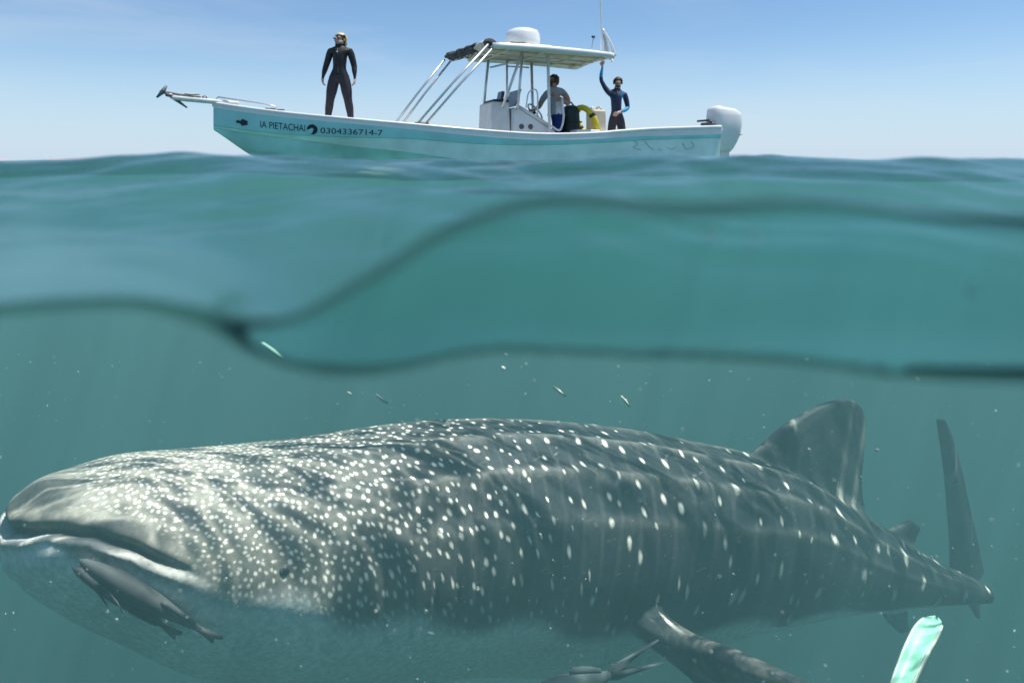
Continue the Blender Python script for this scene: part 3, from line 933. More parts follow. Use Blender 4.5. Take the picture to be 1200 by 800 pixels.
# ------------------------------------------------------------------ boat: materials
m_white = pbr("white_gelcoat", (0.80, 0.80, 0.78), 0.35, 0.5, var=.06, vscale=3, coat=.2)
m_white2 = pbr("white_paint_worn", (0.74, 0.74, 0.71), 0.5, 0.4, var=.14, vscale=6)
m_cream = pbr("cream_canvas", (0.80, 0.76, 0.63), 0.8, 0.2, var=.12, vscale=5, bump=.1, bscale=90)
m_teal = pbr("teal_paint", (0.34, 0.72, 0.70), 0.35, 0.5, var=.16, vscale=2.2, coat=.25)
m_mint = pbr("mint_paint", (0.72, 0.92, 0.86), 0.35, 0.5, var=.16, vscale=2.2, coat=.25)
m_keel = pbr("deep_teal_paint", (0.46, 0.80, 0.76), 0.4, 0.5, var=.20, vscale=2.0, coat=.15)
m_ink = pbr("black_lettering", (0.012, 0.02, 0.035), 0.5, 0.4)
m_faded = pbr("faded_lettering", (0.42, 0.60, 0.57), 0.7, 0.3, var=.3, vscale=20)
m_alu = pbr("aluminium_tube", (0.62, 0.64, 0.66), 0.35, 0.5, metal=.75, var=.06)
m_tube = pbr("white_tube", (0.80, 0.80, 0.80), 0.35, 0.5, var=.05)
m_dark = pbr("dark_plastic", (0.018, 0.020, 0.024), 0.45, 0.5)
m_canvas = pbr("grey_canvas", (0.085, 0.09, 0.095), 0.9, 0.2, var=.35, vscale=14, bump=.4, bscale=25)
m_canvasw = pbr("pale_canvas", (0.60, 0.58, 0.54), 0.9, 0.2, var=.2, vscale=14, bump=.4, bscale=25)
m_screen = pbr("display_glass", (0.02, 0.035, 0.06), 0.12, 0.6)
m_rope = pbr("rope", (0.50, 0.46, 0.38), 0.9, 0.1, bump=.4, bscale=120)
m_galv = pbr("galvanised_steel", (0.16, 0.17, 0.18), 0.55, 0.5, metal=.5, var=.3)
m_yel = pbr("yellow_plastic", (0.78, 0.62, 0.03), 0.4, 0.5, var=.08)
m_blue = pbr("blue_plastic", (0.02, 0.07, 0.34), 0.4, 0.5, var=.1)
m_green = pbr("dark_green_bag", (0.015, 0.035, 0.035), 0.6, 0.4, var=.3, vscale=8)
m_tan = pbr("tan_plastic", (0.62, 0.55, 0.42), 0.5, 0.4, var=.1)
m_clear = pbr("smoked_acrylic", (0.18, 0.22, 0.18), 0.1, 0.6)

PSI = R(20)
BOAT = Vector((-0.9, 12.6, 0.0))
BM = Matrix.Translation(BOAT) @ Matrix.Rotation(math.pi + PSI, 4, 'Z')

def put(o):
    o.matrix_world = BM
    return o

def tube_bm(bm, pts, r, seg=10, closed=False, flat=1.0):
    pts = [Vector(p) for p in pts]
    n = len(pts); rings = []
    prev = None
    for i, p in enumerate(pts):
        if closed: t = (pts[(i + 1) % n] - pts[i - 1]).normalized()
        else: t = (pts[min(i + 1, n - 1)] - pts[max(i - 1, 0)]).normalized()
        if prev is None:
            a = t.orthogonal().normalized()
        else:
            a = (prev - t * prev.dot(t)); a = a.normalized() if a.length > 1e-6 else t.orthogonal().normalized()
        prev = a; b = t.cross(a)
        rr = r[i] if isinstance(r, (list, tuple)) else r
        rings.append([bm.verts.new(p + a * (math.cos(q) * rr) + b * (math.sin(q) * rr * flat)) for q in [2 * math.pi * k / seg for k in range(seg)]])
    for i in range(n if closed else n - 1):
        A, B_ = rings[i], rings[(i + 1) % n]
        for k in range(seg):
            try: bm.faces.new((A[k], A[(k + 1) % seg], B_[(k + 1) % seg], B_[k]))
            except ValueError: pass
    if not closed:
        bm.faces.new(rings[0][::-1]); bm.faces.new(rings[-1])
    return bm

def bend(pts, m=6):
    """smooth polyline through points"""
    P = np.array(pts, float); u = np.linspace(0, 1, len(P))
    return [Vector(q) for q in cubic(u, P, np.linspace(0, 1, (len(P) - 1) * m + 1))]

def tube(name, pts, r, material, parent=None, seg=10, smooth_path=False, closed=False):
    bm = bmesh.new()
    tube_bm(bm, bend(pts) if smooth_path else pts, r, seg, closed)
    bmesh.ops.recalc_face_normals(bm, faces=bm.faces[:])
    return bm_obj(name, bm, material, parent)

def rbox(bm, c, size, bev=0.02, seg=2, rot=None, taper=(1, 1)):
    """rounded box; taper scales x, y of its top"""
    res = bmesh.ops.create_cube(bm, size=1.0)
    vs = res['verts']
    for v in vs:
        k = taper if v.co.z > 0 else (1, 1)
        v.co = Vector((v.co.x * size[0] * k[0], v.co.y * size[1] * k[1], v.co.z * size[2]))
    es = list({e for v in vs for e in v.link_edges})
    r2 = bmesh.ops.bevel(bm, geom=es, offset=bev, segments=seg, affect='EDGES', profile=0.5)
    nv = {v for f in r2['faces'] for v in f.verts} | {v for v in vs if v.is_valid}
    for v in nv:
        if rot is not None: v.co = rot @ v.co
        v.co += Vector(c)
    return bm
def box(name, c, size, material, parent=None, bev=0.02, seg=2, rot=None, taper=(1, 1)):
    bm = bmesh.new(); rbox(bm, c, size, bev, seg, rot, taper)
    o = bm_obj(name, bm, material, parent, smooth=False)
    for p in o.data.polygons: p.use_smooth = p.area < 0.2 * size[0] * size[1]
    return o

# ------------------------------------------------------------------ boat: hull
SX = [-5.06, -4.3, -3.37, -2.27, -1.26, 0.01, 1.18, 2.27, 3.19, 3.71, 4.05, 4.23]
SHEER = [.70, .665, .62, .535, .50, .552, .636, .721, .809, .879, .935, .968]
BEAM = [.86, .90, .93, .95, .96, .96, .90, .76, .53, .35, .18, .055]
STRIP = [.51, .49, .455, .385, .34, .35, .425, .445, .493, .55, .60, .625]
BAND = [.02, .0, -.02, -.03, -.02, .04, .19, .31, .43, .50, .56, .60]
STRB = [.84, .88, .91, .93, .935, .93, .87, .72, .485, .31, .15, .045]      # half beam at the strip
BANB = [.79, .83, .86, .87, .87, .86, .79, .62, .40, .24, .11, .03]         # half beam at the lower line
KEEL = [-.30, -.32, -.33, -.34, -.34, -.33, -.28, -.22, -.10, .17, .42, .55]
def hx_(tab, x): return float(cubic(SX, tab, x))
xs_h = np.concatenate([np.linspace(-5.06, 3.0, 50), np.linspace(3.1, 4.23, 24)])
def hull_section(x):
    b, z, zs, zb = hx_(BEAM, x), hx_(SHEER, x), hx_(STRIP, x), hx_(BAND, x)
    sb_, bb = hx_(STRB, x), hx_(BANB, x); zk = min(hx_(KEEL, x), zb - .04)
    gun = z - (.055 + .03 * float(smoothstep(2.5, -1, x)) if x > -2.5 else .085 + .035 * float(smoothstep(-2.5, -4.0, x)))
    gun = max(gun, zs + .012)
    return [(b, z), (b + .004, gun), (sb_ + .012, zs), (sb_ - .014, zs - .018), ((sb_ + bb) / 2, (zs + zb) / 2), (bb + .012, zb), (bb - .016, zb - .02), (bb * .80, zb - (zb - zk) * .42), (bb * .42, zb - (zb - zk) * .8), (0.0, zk)]
def port_surface(x, f):
    """point and outward normal on the port topside between the gunwale strip (f = 0) and the strip's lower edge (f = 1)"""
    s_ = hull_section(x); a, b = Vector((x, s_[1][0], s_[1][1])), Vector((x, s_[2][0], s_[2][1]))
    s2 = hull_section(x + .05); a2 = Vector((x + .05, s2[1][0], s2[1][1]))
    p = a.lerp(b, f); n = (a2 - a).cross(b - a).normalized()
    if n.y < 0: n = -n
    return p, n

boat = empty("fishing_boat", BOAT, math.pi + PSI)
tag(boat, "long open mint green and white fishing boat with a sun top afloat on the horizon", "boat")
def hull():
    bm = bmesh.new()
    secs = [hull_section(x) for x in xs_h]; n = len(secs[0])
    mats = [0, 1, 1, 2, 2, 3, 3, 3, 3]
    cols = {}
    for side in (1, -1):
        V_ = [[bm.verts.new((x, side * y, z)) for (y, z) in s] for x, s in zip(xs_h, secs)]
        cols[side] = V_
        for i in range(len(xs_h) - 1):
            for k in range(n - 1):
                q = [V_[i][k], V_[i + 1][k], V_[i + 1][k + 1], V_[i][k + 1]]
                f = bm.faces.new(q if side > 0 else q[::-1]); f.material_index = mats[k]
    # transom, bow face
    A, B_ = cols[1][0], cols[-1][0]
    for k in range(n - 1):
        f = bm.faces.new([A[k], A[k + 1], B_[k + 1], B_[k]]); f.material_index = mats[k]
    A, B_ = cols[1][-1], cols[-1][-1]
    for k in range(n - 1):
        f = bm.faces.new([B_[k], B_[k + 1], A[k + 1], A[k]]); f.material_index = mats[k]
    bmesh.ops.remove_doubles(bm, verts=bm.verts[:], dist=1e-4)
    bmesh.ops.recalc_face_normals(bm, faces=bm.faces[:])
    o = bm_obj("hull", bm, [m_white, m_teal, m_mint, m_keel], boat)
    o.data.set_sharp_from_angle(angle=R(28))
    return o
hull_o = hull()
def half_at(x, z):
    s_ = hull_section(x)
    return float(np.interp(z, [q[1] for q in s_[::-1]], [q[0] for q in s_[::-1]]))
# gunwale: a rounded white cap that runs right round the sheer, and the inner bulwark
for side in (1, -1):
    bm = bmesh.new()
    tube_bm(bm, [(x, side * (hx_(BEAM, x) - .03), hx_(SHEER, x) + .004) for x in xs_h], [.05 if x > -2.5 else .062 for x in xs_h], 12, flat=.62)
    bmesh.ops.recalc_face_normals(bm, faces=bm.faces[:])
    bm_obj("gunwale", bm, m_white, boat)
bm = bmesh.new()
for side in (1, -1):
    prev = None
    for x in xs_h:
        if x > 1.42: break
        y = hx_(BEAM, x) - .085
        yl = min(y - .05, half_at(x, .0) - .03)
        a, b = bm.verts.new((x, side * y, hx_(SHEER, x) - .004)), bm.verts.new((x, side * yl, .0))
        if prev: bm.faces.new((prev[0], prev[1], b, a) if side < 0 else (a, b, prev[1], prev[0]))
        prev = (a, b)
bm_obj("bulwark_lining", bm, m_white2, boat)
bm = bmesh.new(); prev = None
for x in xs_h:
    if x > 1.42: break
    y = half_at(x, .0) - .028
    a, b = bm.verts.new((x, y, .004)), bm.verts.new((x, -y, .004))
    if prev: bm.faces.new((prev[0], prev[1], b, a))
    prev = (a, b)
bm_obj("deck", bm, m_white2, boat, smooth=False)
bm = bmesh.new(); prev = None
for x in [1.40] + [q for q in xs_h if q > 1.45]:
    y = max(.01, hx_(BEAM, x) - .07); z = hx_(SHEER, x) - .075
    r_ = [bm.verts.new((x, y * k, z + .02 * (1 - k * k))) for k in (1, .5, 0, -.5, -1)]
    if prev:
        for k in range(4): bm.faces.new((prev[k], prev[k + 1], r_[k + 1], r_[k]))
    else:
        lo = [bm.verts.new((v.co.x, v.co.y * (half_at(x, .0) - .03) / y, .002)) for v in r_]
        for k in range(4): bm.faces.new((r_[k], r_[k + 1], lo[k + 1], lo[k]))
    prev = r_
bmesh.ops.recalc_face_normals(bm, faces=bm.faces[:])
bm_obj("foredeck", bm, m_white2, boat)
# transom board
box("transom_cap", (-5.07, 0, .66), (.10, 1.66, .10), m_white, boat, .025)

# bow pulpit, anchor roller, rail and cleats
pul = box("bow_pulpit", (4.34, 0, 1.02), (1.0, .20, .07), m_white2, boat, .025, rot=Matrix.Rotation(R(-4), 3, 'Y'))
for s_ in (1, -1):
    tube("cheek_plate", [(4.70, s_ * .06, 1.06), (4.93, s_ * .06, 1.10)], .022, m_galv, pul)
tube("roller", [(4.86, -.07, 1.09), (4.86, .07, 1.09)], .035, m_tan, pul)
rl = tube("bow_rail", [(4.2, .06, 1.03), (4.16, .06, 1.085), (3.4, .30, .965), (3.28, .33, .93), (3.26, .335, .86)], .014, m_alu, boat)
for x_, y_ in ((3.36, .22), (3.22, .27)):
    cl = box("cleat", (x_, y_, hx_(SHEER, x_) + .075), (.17, .03, .026), m_galv, boat, .008)
    tube("cleat_post", [(x_, y_, hx_(SHEER, x_)), (x_, y_, hx_(SHEER, x_) + .07)], .016, m_galv, cl)

# lettering that follows the topside
def letters(name, body, x0, x1, f0, height, material, squeeze=1.0, drop=0.0):
    cu = bpy.data.curves.new(name, 'FONT'); cu.body = body; cu.size = 1.0
    tmp = bpy.data.objects.new("tmp", cu); COL.objects.link(tmp)
    dg_ = bpy.context.evaluated_depsgraph_get(); dg_.update()
    me = bpy.data.meshes.new_from_object(tmp.evaluated_get(dg_))
    bpy.data.objects.remove(tmp)
    n = len(me.vertices); c = np.empty(n * 3, np.float32); me.vertices.foreach_get("co", c); c = c.reshape(-1, 3)
    w = c[:, 0].max(); hgt = 0.72
    for v in me.vertices:
        x = x0 + (x1 - x0) * v.co.x / w
        p, nn = port_surface(x, 0.0); q, _ = port_surface(x, 1.0)
        d = (q - p).normalized()
        f = f0 + drop * v.co.x / w
        pos = p.lerp(q, f) - d * (v.co.y / hgt * height)
        v.co = pos + nn * .006
    o = link_mesh(name, me, material, hull_o, smooth=False)
    return o
letters("name_lettering", "IA PIETACHAI", 3.52, 2.83, .78, .112, m_ink)
letters("number_lettering", "0304336714-7", 2.60, 1.62, .84, .095, m_ink)
def emblem(name, pts, xc, f, k, material, off=.006):
    bm = bmesh.new(); vs = []
    for a, b in pts:
        x = xc - a * k; p, nn = port_surface(x, 0.0); q, _ = port_surface(x, 1.0); d = (q - p).normalized()
        vs.append(bm.verts.new(p.lerp(q, f) - d * (b * k) + nn * off))
    bm.faces.new(vs); bmesh.ops.triangulate(bm, faces=bm.faces[:])
    return bm_obj(name, bm, material, hull_o, smooth=False)
circ = [(math.cos(t), math.sin(t)) for t in np.linspace(0, 2 * math.pi, 28, endpoint=False)]
emblem("round_emblem", circ, 2.72, .62, .082, m_ink)
emblem("emblem_figure", [(-.95, -.15), (-.5, .05), (-.1, .3), (.25, .15), (.15, -.2), (-.05, -.35), (.0, -.75), (-.35, -.9), (-.75, -.65)], 2.72, .62, .082, m_teal, .009)
emblem("fish_emblem", [(-1, .05), (-.6, .35), (-.3, .2), (.1, .62), (.3, .3), (.62, .12), (1, .3), (.85, 0), (1, -.25), (.6, -.1), (.2, -.3), (.0, -.6), (-.2, -.3), (-.6, -.15), (-.75, -.3)], 3.79, .62, .095, m_ink)
def scrawl(pts, r=.008):
    bm = bmesh.new(); q = []
    for x, z in pts:
        s_ = hull_section(x); a, b = s_[3], s_[5]
        t = (a[1] - z) / (a[1] - b[1]); q.append((x, a[0] + (b[0] - a[0]) * t + .004, z))
    tube_bm(bm, bend(q, 4), r, 6)
    bm_obj("faded_lettering", bm, m_faded, hull_o)
scrawl([(-3.05, .43), (-3.15, .36), (-3.05, .30), (-3.22, .25)], .007); scrawl([(-3.30, .41), (-3.42, .30), (-3.50, .26)], .007); scrawl([(-3.6, .27), (-3.68, .25)], .006)
scrawl([(-3.8, .30), (-3.9, .27), (-4.0, .30)], .006); scrawl([(-4.15, .40), (-4.25, .27), (-4.42, .33), (-4.35, .42)], .007)

# ------------------------------------------------------------------ console, helm, seat
con = empty("console", (0, 0, 0), parent=boat)
box("console_front", (-.62, -.06, .57), (.42, .80, 1.12), m_white2, con, .035, taper=(.84, .94))
box("console_pod", (-.66, -.06, 1.155), (.30, .60, .06), m_dark, con, .02)
bm = bmesh.new()
pr = [(-.82, .02), (-1.75, .02), (-1.72, .62), (-1.62, .66), (-.98, 1.03), (-.84, 1.03)]
for k, y in ((0, .34), (1, -.42)): pass
A = [bm.verts.new((x, .34, z)) for x, z in pr]; B_ = [bm.verts.new((x, -.42, z)) for x, z in pr]
bm.faces.new(A); bm.faces.new(B_[::-1])
for i in range(len(pr)): bm.faces.new([A[i], B_[i], B_[(i + 1) % len(pr)], A[(i + 1) % len(pr)]])
bmesh.ops.recalc_face_normals(bm, faces=bm.faces[:])
bmesh.ops.bevel(bm, geom=bm.edges[:], offset=.03, segments=2, affect='EDGES')
bm_obj("helm_base", bm, m_white, con, smooth=False)
for x_ in (-1.02, -1.20):
    tube("speaker_grille", [(x_, .338, .68), (x_, .350, .68)], .048, m_galv, con, 16)
tube("grab_edge", [(-.95, .30, 1.06), (-1.3, .32, .87), (-1.62, .33, .68)], .035, m_white, con)
box("display", (-.78, -.15, 1.27), (.06, .26, .19), m_screen, con, .015, rot=Matrix.Rotation(R(-12), 3, 'Y'))
box("windscreen", (-.98, -.02, 1.22), (.02, .62, .34), m_clear, con, .006, rot=Matrix.Rotation(R(-20), 3, 'Y'))
whl = empty("steering_wheel", (0, 0, 0), parent=boat)
wc = Vector((-1.42, .02, .98)); wq = Vector((-.75, 0, .62)).to_track_quat('Z', 'Y').to_matrix()
tube("wheel_rim", [wc + wq @ Vector((math.cos(t) * .19, math.sin(t) * .19, 0)) for t in np.linspace(0, 2 * math.pi, 28, endpoint=False)], .016, m_alu, whl, 8, closed=True)
for t in (0.5, 2.6, 4.7):
    tube("spoke", [wc, wc + wq @ Vector((math.cos(t) * .19, math.sin(t) * .19, 0))], .011, m_alu, whl, 6)
tube("steering_column", [wc, wc + Vector((.22, 0, -.22))], .03, m_dark, whl)
box("throttle", (-1.30, -.25, .98), (.05, .05, .20), m_dark, con, .015, rot=Matrix.Rotation(R(25), 3, 'Y'))

# ------------------------------------------------------------------ sun top with its frame and electronics
top_ = empty("sun_top", (0, 0, 0), parent=boat)
def canopy():
    bm = bmesh.new()
    x0, x1, hy = -.30, -2.72, .86
    nxs, nys = 20, 14
    def P_(i, j, low):
        u = i / nxs; v = j / nys * 2 - 1
        x = x0 + (x1 - x0) * u; y = hy * v
        cx_, cy_ = abs(2 * u - 1), abs(v)
        rnd = max(0, cx_ - .93) / .07, max(0, cy_ - .86) / .14
        k = min(1, math.hypot(*rnd)); 
        if rnd[0] > 0 and rnd[1] > 0 and math.hypot(*rnd) > 1:
            s_ = 1 / math.hypot(*rnd); x = (x0 + x1) / 2 + (x - (x0 + x1) / 2) * (.93 + .07 * rnd[0] * s_) / cx_; y = math.copysign(hy * (.86 + .14 * rnd[1] * s_), v)
        z = 2.10 - .055 * u + .05 * (1 - v * v) + .02 * (1 - (2 * u - 1) ** 2)
        edge = max(cx_, cy_)
        return (x, y, z + (.012 if not low else -.06 - .03 * (edge > .9)))
    T = [[bm.verts.new(P_(i, j, False)) for j in range(nys + 1)] for i in range(nxs + 1)]
    L_ = [[bm.verts.new(P_(i, j, True)) for j in range(nys + 1)] for i in range(nxs + 1)]
    for i in range(nxs):
        for j in range(nys):
            bm.faces.new((T[i][j], T[i][j + 1], T[i + 1][j + 1], T[i + 1][j]))
            f = bm.faces.new((L_[i][j], L_[i + 1][j], L_[i + 1][j + 1], L_[i][j + 1])); f.material_index = 1
    b = [(i, 0) for i in range(nxs)] + [(nxs, j) for j in range(nys)] + [(i, nys) for i in range(nxs, 0, -1)] + [(0, j) for j in range(nys, 0, -1)]
    for k in range(len(b)):
        (i, j), (i2, j2) = b[k], b[(k + 1) % len(b)]
        bm.faces.new((T[i][j], T[i2][j2], L_[i2][j2], L_[i][j]))
    bmesh.ops.recalc_face_normals(bm, faces=bm.faces[:])
    return bm_obj("canopy", bm, [m_white, m_cream], top_)
can = canopy()
for y_ in (.50, 0, -.50):
    tube("canopy_rail", [(-.36, y_, 2.045), (-2.66, y_, 1.995)], .018, m_tan if y_ else m_alu, can, 8)
for x_ in (-.62, -1.3, -2.0, -2.5):
    tube("canopy_beam", [(x_, -.76, 2.03 - .02 * (-x_)), (x_, .76, 2.03 - .02 * (-x_))], .016, m_cream, can, 8)
POST = {"front_port": [(-.62, .42, 1.02), (-.98, .50, 2.04)], "front_far": [(-.52, -.44, .95), (-.66, -.52, 2.04)]}
for pts in POST.values():
    tube("post", pts, .026, m_alu, top_, 10)
tube("post", [(-.92, .40, .98), (-1.02, .40, 2.04)], .024, m_alu, top_, 10)
tube("post", [(-1.55, .46, .02), (-1.50, .46, 2.02)], .028, m_tube, top_, 10)  # white colour stands in for sunlight on this post
tube("post", [(-1.62, -.52, .02), (-1.56, -.52, 2.02)], .028, m_alu, top_, 10)
tube("post", [(-1.02, -.46, .95), (-1.02, -.46, 2.04)], .022, m_alu, top_, 10)
tube("cross_tube", [(-.70, -.52, 1.87), (-.93, .50, 1.87)], .018, m_alu, top_, 8)
tube("cross_tube", [(-1.02, -.46, 1.90), (-1.50, -.50, 1.90)], .016, m_alu, top_, 8)
tube("grab_rail", [(-1.08, .42, 1.02), (-1.12, .46, 1.30), (-1.28, .46, 1.33), (-1.30, .44, .90)], .014, m_tube, top_, 8, True)
tube("grab_rail", [(-1.55, .48, .70), (-1.72, .50, .62), (-1.80, .50, .85), (-1.77, .50, 1.20)], .02, m_tube, top_, 8, True)
# radar dome on its base
rd = empty("radar", (0, 0, 0), parent=boat)
bm = bmesh.new(); prof = [(.30, 2.21), (.325, 2.24), (.33, 2.33), (.32, 2.44), (.285, 2.51), (.19, 2.545), (0.0, 2.55)]
cN = 36; rc = Vector((-1.16, .04, 0)); rings = []
for r_, z_ in prof[:-1]: rings.append([bm.verts.new(rc + Vector((math.cos(t) * r_, math.sin(t) * r_, z_))) for t in np.linspace(0, 2 * math.pi, cN, endpoint=False)])
for A, B_ in zip(rings, rings[1:]):
    for k in range(cN): bm.faces.new((A[k], A[(k + 1) % cN], B_[(k + 1) % cN], B_[k]))
bm.faces.new(rings[-1]); bm.faces.new(rings[0][::-1])
bm_obj("dome", bm, m_white, rd)
box("radar_base", (-1.16, .04, 2.165), (.92, .70, .10), m_white, rd, .03)
box("vent_slot", (-.93, .40, 2.215), (.30, .03, .02), m_dark, rd, .006)
# aerial, furled cloth and a small lamp at the after end
an = empty("whip_aerial", (0, 0, 0), parent=boat)
tube("whip", [(-2.62, .44, 2.05), (-2.62, .44, 2.58), (-2.60, .44, 3.0), (-2.56, .44, 4.3)], [.020, .017, .014, .009], m_white, an, 8)
tube("base_ferrule", [(-2.62, .44, 2.02), (-2.62, .44, 2.14)], .035, m_dark, an, 10)
tube("lamp_stalk", [(-2.46, .30, 2.08), (-2.50, .34, 2.40)], .008, m_alu, an, 6)
bm = bmesh.new(); ico(bm, (-2.50, .34, 2.43), .034, 2, (1.2, 1.2, .8)); bm_obj("lamp", bm, m_dark, an)
def cloth():
    bm = bmesh.new(); n1, n2 = 22, 12; G = []
    for i in range(n1):
        t = i / (n1 - 1)
        zc = 2.56 - .54 * t
        w = .03 + .20 * t ** 1.15
        row = []
        for j in range(n2):
            s_ = j / (n2 - 1)
            row.append(bm.verts.new((-2.64 - w * s_ - .03 * t, .44 + .045 * math.sin(s_ * 9 + t * 3) * (0.3 + t), zc - .07 * s_ * t + .02 * math.sin(s_ * 7))))
        G.append(row)
    for i in range(n1 - 1):
        for j in range(n2 - 1): bm.faces.new((G[i][j], G[i][j + 1], G[i + 1][j + 1], G[i + 1][j]))
    bmesh.ops.solidify(bm, geom=bm.faces[:], thickness=.012)
    o = bm_obj("flag", bm, m_white, None); put(o)
    tag(o, "white furled flag hanging from the foot of the whip aerial behind the sun top", "flag")
    tube("hem", [(-2.64, .44, 2.57), (-2.80, .47, 2.30), (-2.90, .47, 2.06)], .032, m_white, o, 8, True)
cloth()

# ------------------------------------------------------------------ folded front awning on its hoops
aw = empty("folded_awning", (0, 0, 0))
tag(aw, "folded grey awning bundled on raked tube hoops ahead of the sun top", "awning")
Pb, Sb = Vector((.97, .86, .67)), Vector((1.10, -.86, .67))
Pt, St = Vector((-.28, .78, 2.10)), Vector((.08, -.86, 2.05))
for base, tp in ((Pb, Pt), (Sb, St)):
    for dx_, tx in ((.07, .05), (-.07, -.09)):
        tube("hoop_tube", [base + Vector((dx_, 0, 0)), base.lerp(tp, .5) + Vector((dx_, 0, 0)), tp + Vector((tx, 0, -.02))], .021, m_alu, aw, 8)
    box("hoop_foot", base + Vector((0, 0, -.01)), (.24, .07, .07), m_dark, aw, .02)
def bundle():
    bm = bmesh.new(); rr = random.Random(2); m = 70; nseg = 26; rings = []
    for i in range(m):
        t = i / (m - 1); c = St.lerp(Pt, t) + Vector((-.03, 0, .03 - .03 * math.sin(t * math.pi)))
        ax = (Pt - St).normalized(); a = Vector((1, 0, 0)); a = (a - ax * a.dot(ax)).normalized(); b = ax.cross(a)
        base_r = .10 * (1 - .30 * math.exp(-((t * 5) % 1 - .5) ** 2 / .01)) * (0.55 + .45 * math.sin(min(1, t * 10, (1 - t) * 10) * math.pi / 2))
        ring = []
        for k in range(nseg):
            q = 2 * math.pi * k / nseg
            r_ = base_r * (1 + .28 * noise.noise(Vector((t * 7, math.cos(q) * 1.6, math.sin(q) * 1.6))) + .12 * math.sin(q * 5 + t * 9))
            ring.append(bm.verts.new(c + a * (math.cos(q) * r_ * 1.35) + b * (math.sin(q) * r_ * .85)))
        rings.append(ring)
    for i in range(m - 1):
        for k in range(nseg):
            f = bm.faces.new((rings[i][k], rings[i][(k + 1) % nseg], rings[i + 1][(k + 1) % nseg], rings[i + 1][k]))
            t = i / m
            f.material_index = 1 if (.72 < t < .93) or (k in (5, 6, 7) and noise.noise(Vector((t * 9, k, 0))) > -.1) else 0
    bm.faces.new(rings[0][::-1]); bm.faces.new(rings[-1])
    bmesh.ops.recalc_face_normals(bm, faces=bm.faces[:])
    return bm_obj("canvas_roll", bm, [m_canvas, m_canvasw], aw)
bun = bundle()
for t in (.12, .32, .52, .70, .95):
    c = St.lerp(Pt, t) + Vector((-.03, 0, .02))
    ax = (Pt - St).normalized(); a = Vector((1, 0, 0)); a = (a - ax * a.dot(ax)).normalized(); b = ax.cross(a)
    tube("tie_strap", [c + a * (math.cos(q) * .125) + b * (math.sin(q) * .082) for q in np.linspace(0, 2 * math.pi, 16, endpoint=False)], .011, m_dark, bun, 6, closed=True)
put(aw)

# ------------------------------------------------------------------ anchor, gear on deck, outboard motor
def anchor():
    root = empty("anchor", (0, 0, 0))
    tube("shank", [(4.42, .0, 1.07), (4.86, .0, 1.13), (5.02, .0, 1.15)], .020, m_galv, root)
    bm = bmesh.new()
    tube_bm(bm, [(4.62, .02, .90), (4.80, .02, 1.04), (4.98, .02, 1.16)], [.012, .03, .02], 8)
    bmesh.ops.recalc_face_normals(bm, faces=bm.faces[:]); bm_obj("fluke", bm, m_galv, root)
    tube("fluke", [(5.06, .02, 1.05), (4.97, .02, 1.15), (4.92, .02, 1.25)], [.014, .04, .016], m_galv, root)
    tube("stock", [(4.95, -.14, 1.14), (4.95, .14, 1.16)], .015, m_galv, root)
    tube("shackle", [(4.40, 0, 1.08), (4.36, .03, 1.10), (4.33, 0, 1.08), (4.36, -.03, 1.06)], .01, m_galv, root, 6, closed=True)
    put(root); tag(root, "dark steel anchor hanging over the roller at the tip of the bow pulpit", "anchor")
anchor()
def rope_coil():
    bm = bmesh.new(); pts = []
    for i in range(90):
        t = i / 89 * 2 * math.pi * 4; r_ = .09 + .012 * math.sin(t * .7)
        pts.append((4.55 + math.cos(t) * r_ * 1.1, math.sin(t) * r_ * .8, 1.085 + .010 * t / (2 * math.pi) + .006 * math.sin(t * 3)))
    tube_bm(bm, pts, .012, 6); o = bm_obj("rope", bm, m_rope); put(o)
    tag(o, "pale coil of anchor rope lying on the bow pulpit", "rope")
rope_coil()
def motor():
    root = empty("outboard_motor", (0, 0, 0))
    bm = bmesh.new(); rings = []
    prof = [(.24, .17, .12, -5.72), (.32, .24, .16, -5.72), (.46, .31, .20, -5.73), (.60, .35, .235, -5.75), (.80, .36, .26, -5.77), (1.0, .36, .26, -5.78), (1.10, .335, .245, -5.77), (1.16, .27, .21, -5.75), (1.185, .13, .10, -5.74)]
    N_ = 30
    for z_, lx, ly, xc in prof:
        rings.append([bm.verts.new((xc + math.copysign(abs(math.cos(t)) ** .6, math.cos(t)) * lx, math.copysign(abs(math.sin(t)) ** .6, math.sin(t)) * ly, z_ + .04 * math.cos(t) * (z_ > 1))) for t in np.linspace(0, 2 * math.pi, N_, endpoint=False)])
    for A, B_ in zip(rings, rings[1:]):
        for k in range(N_): bm.faces.new((A[k], A[(k + 1) % N_], B_[(k + 1) % N_], B_[k]))
    bm.faces.new(rings[0][::-1]); bm.faces.new(rings[-1])
    cw = bm_obj("cowling", bm, m_white, root)
    box("air_intake", (-6.11, 0, 1.03), (.04, .26, .06), m_dark, cw, .012)
    box("cowl_seam", (-5.755, 0, .60), (.66, .44, .014), m_galv, cw, .007)
    box("mid_section", (-5.74, 0, .10), (.26, .18, .50), m_white, root, .05)
    box("clamp_bracket", (-5.26, 0, .56), (.30, .34, .30), m_galv, root, .04)
    box("tilt_tube", (-5.36, 0, .82), (.09, .42, .08), m_galv, root, .03)
    tube("steering_link", [(-5.2, .34, .84), (-5.32, .1, .90), (-5.32, -.3, .90)], .022, m_dark, root)
    put(root); tag(root, "big white outboard motor clamped to the boat's transom", "outboard motor")
motor()
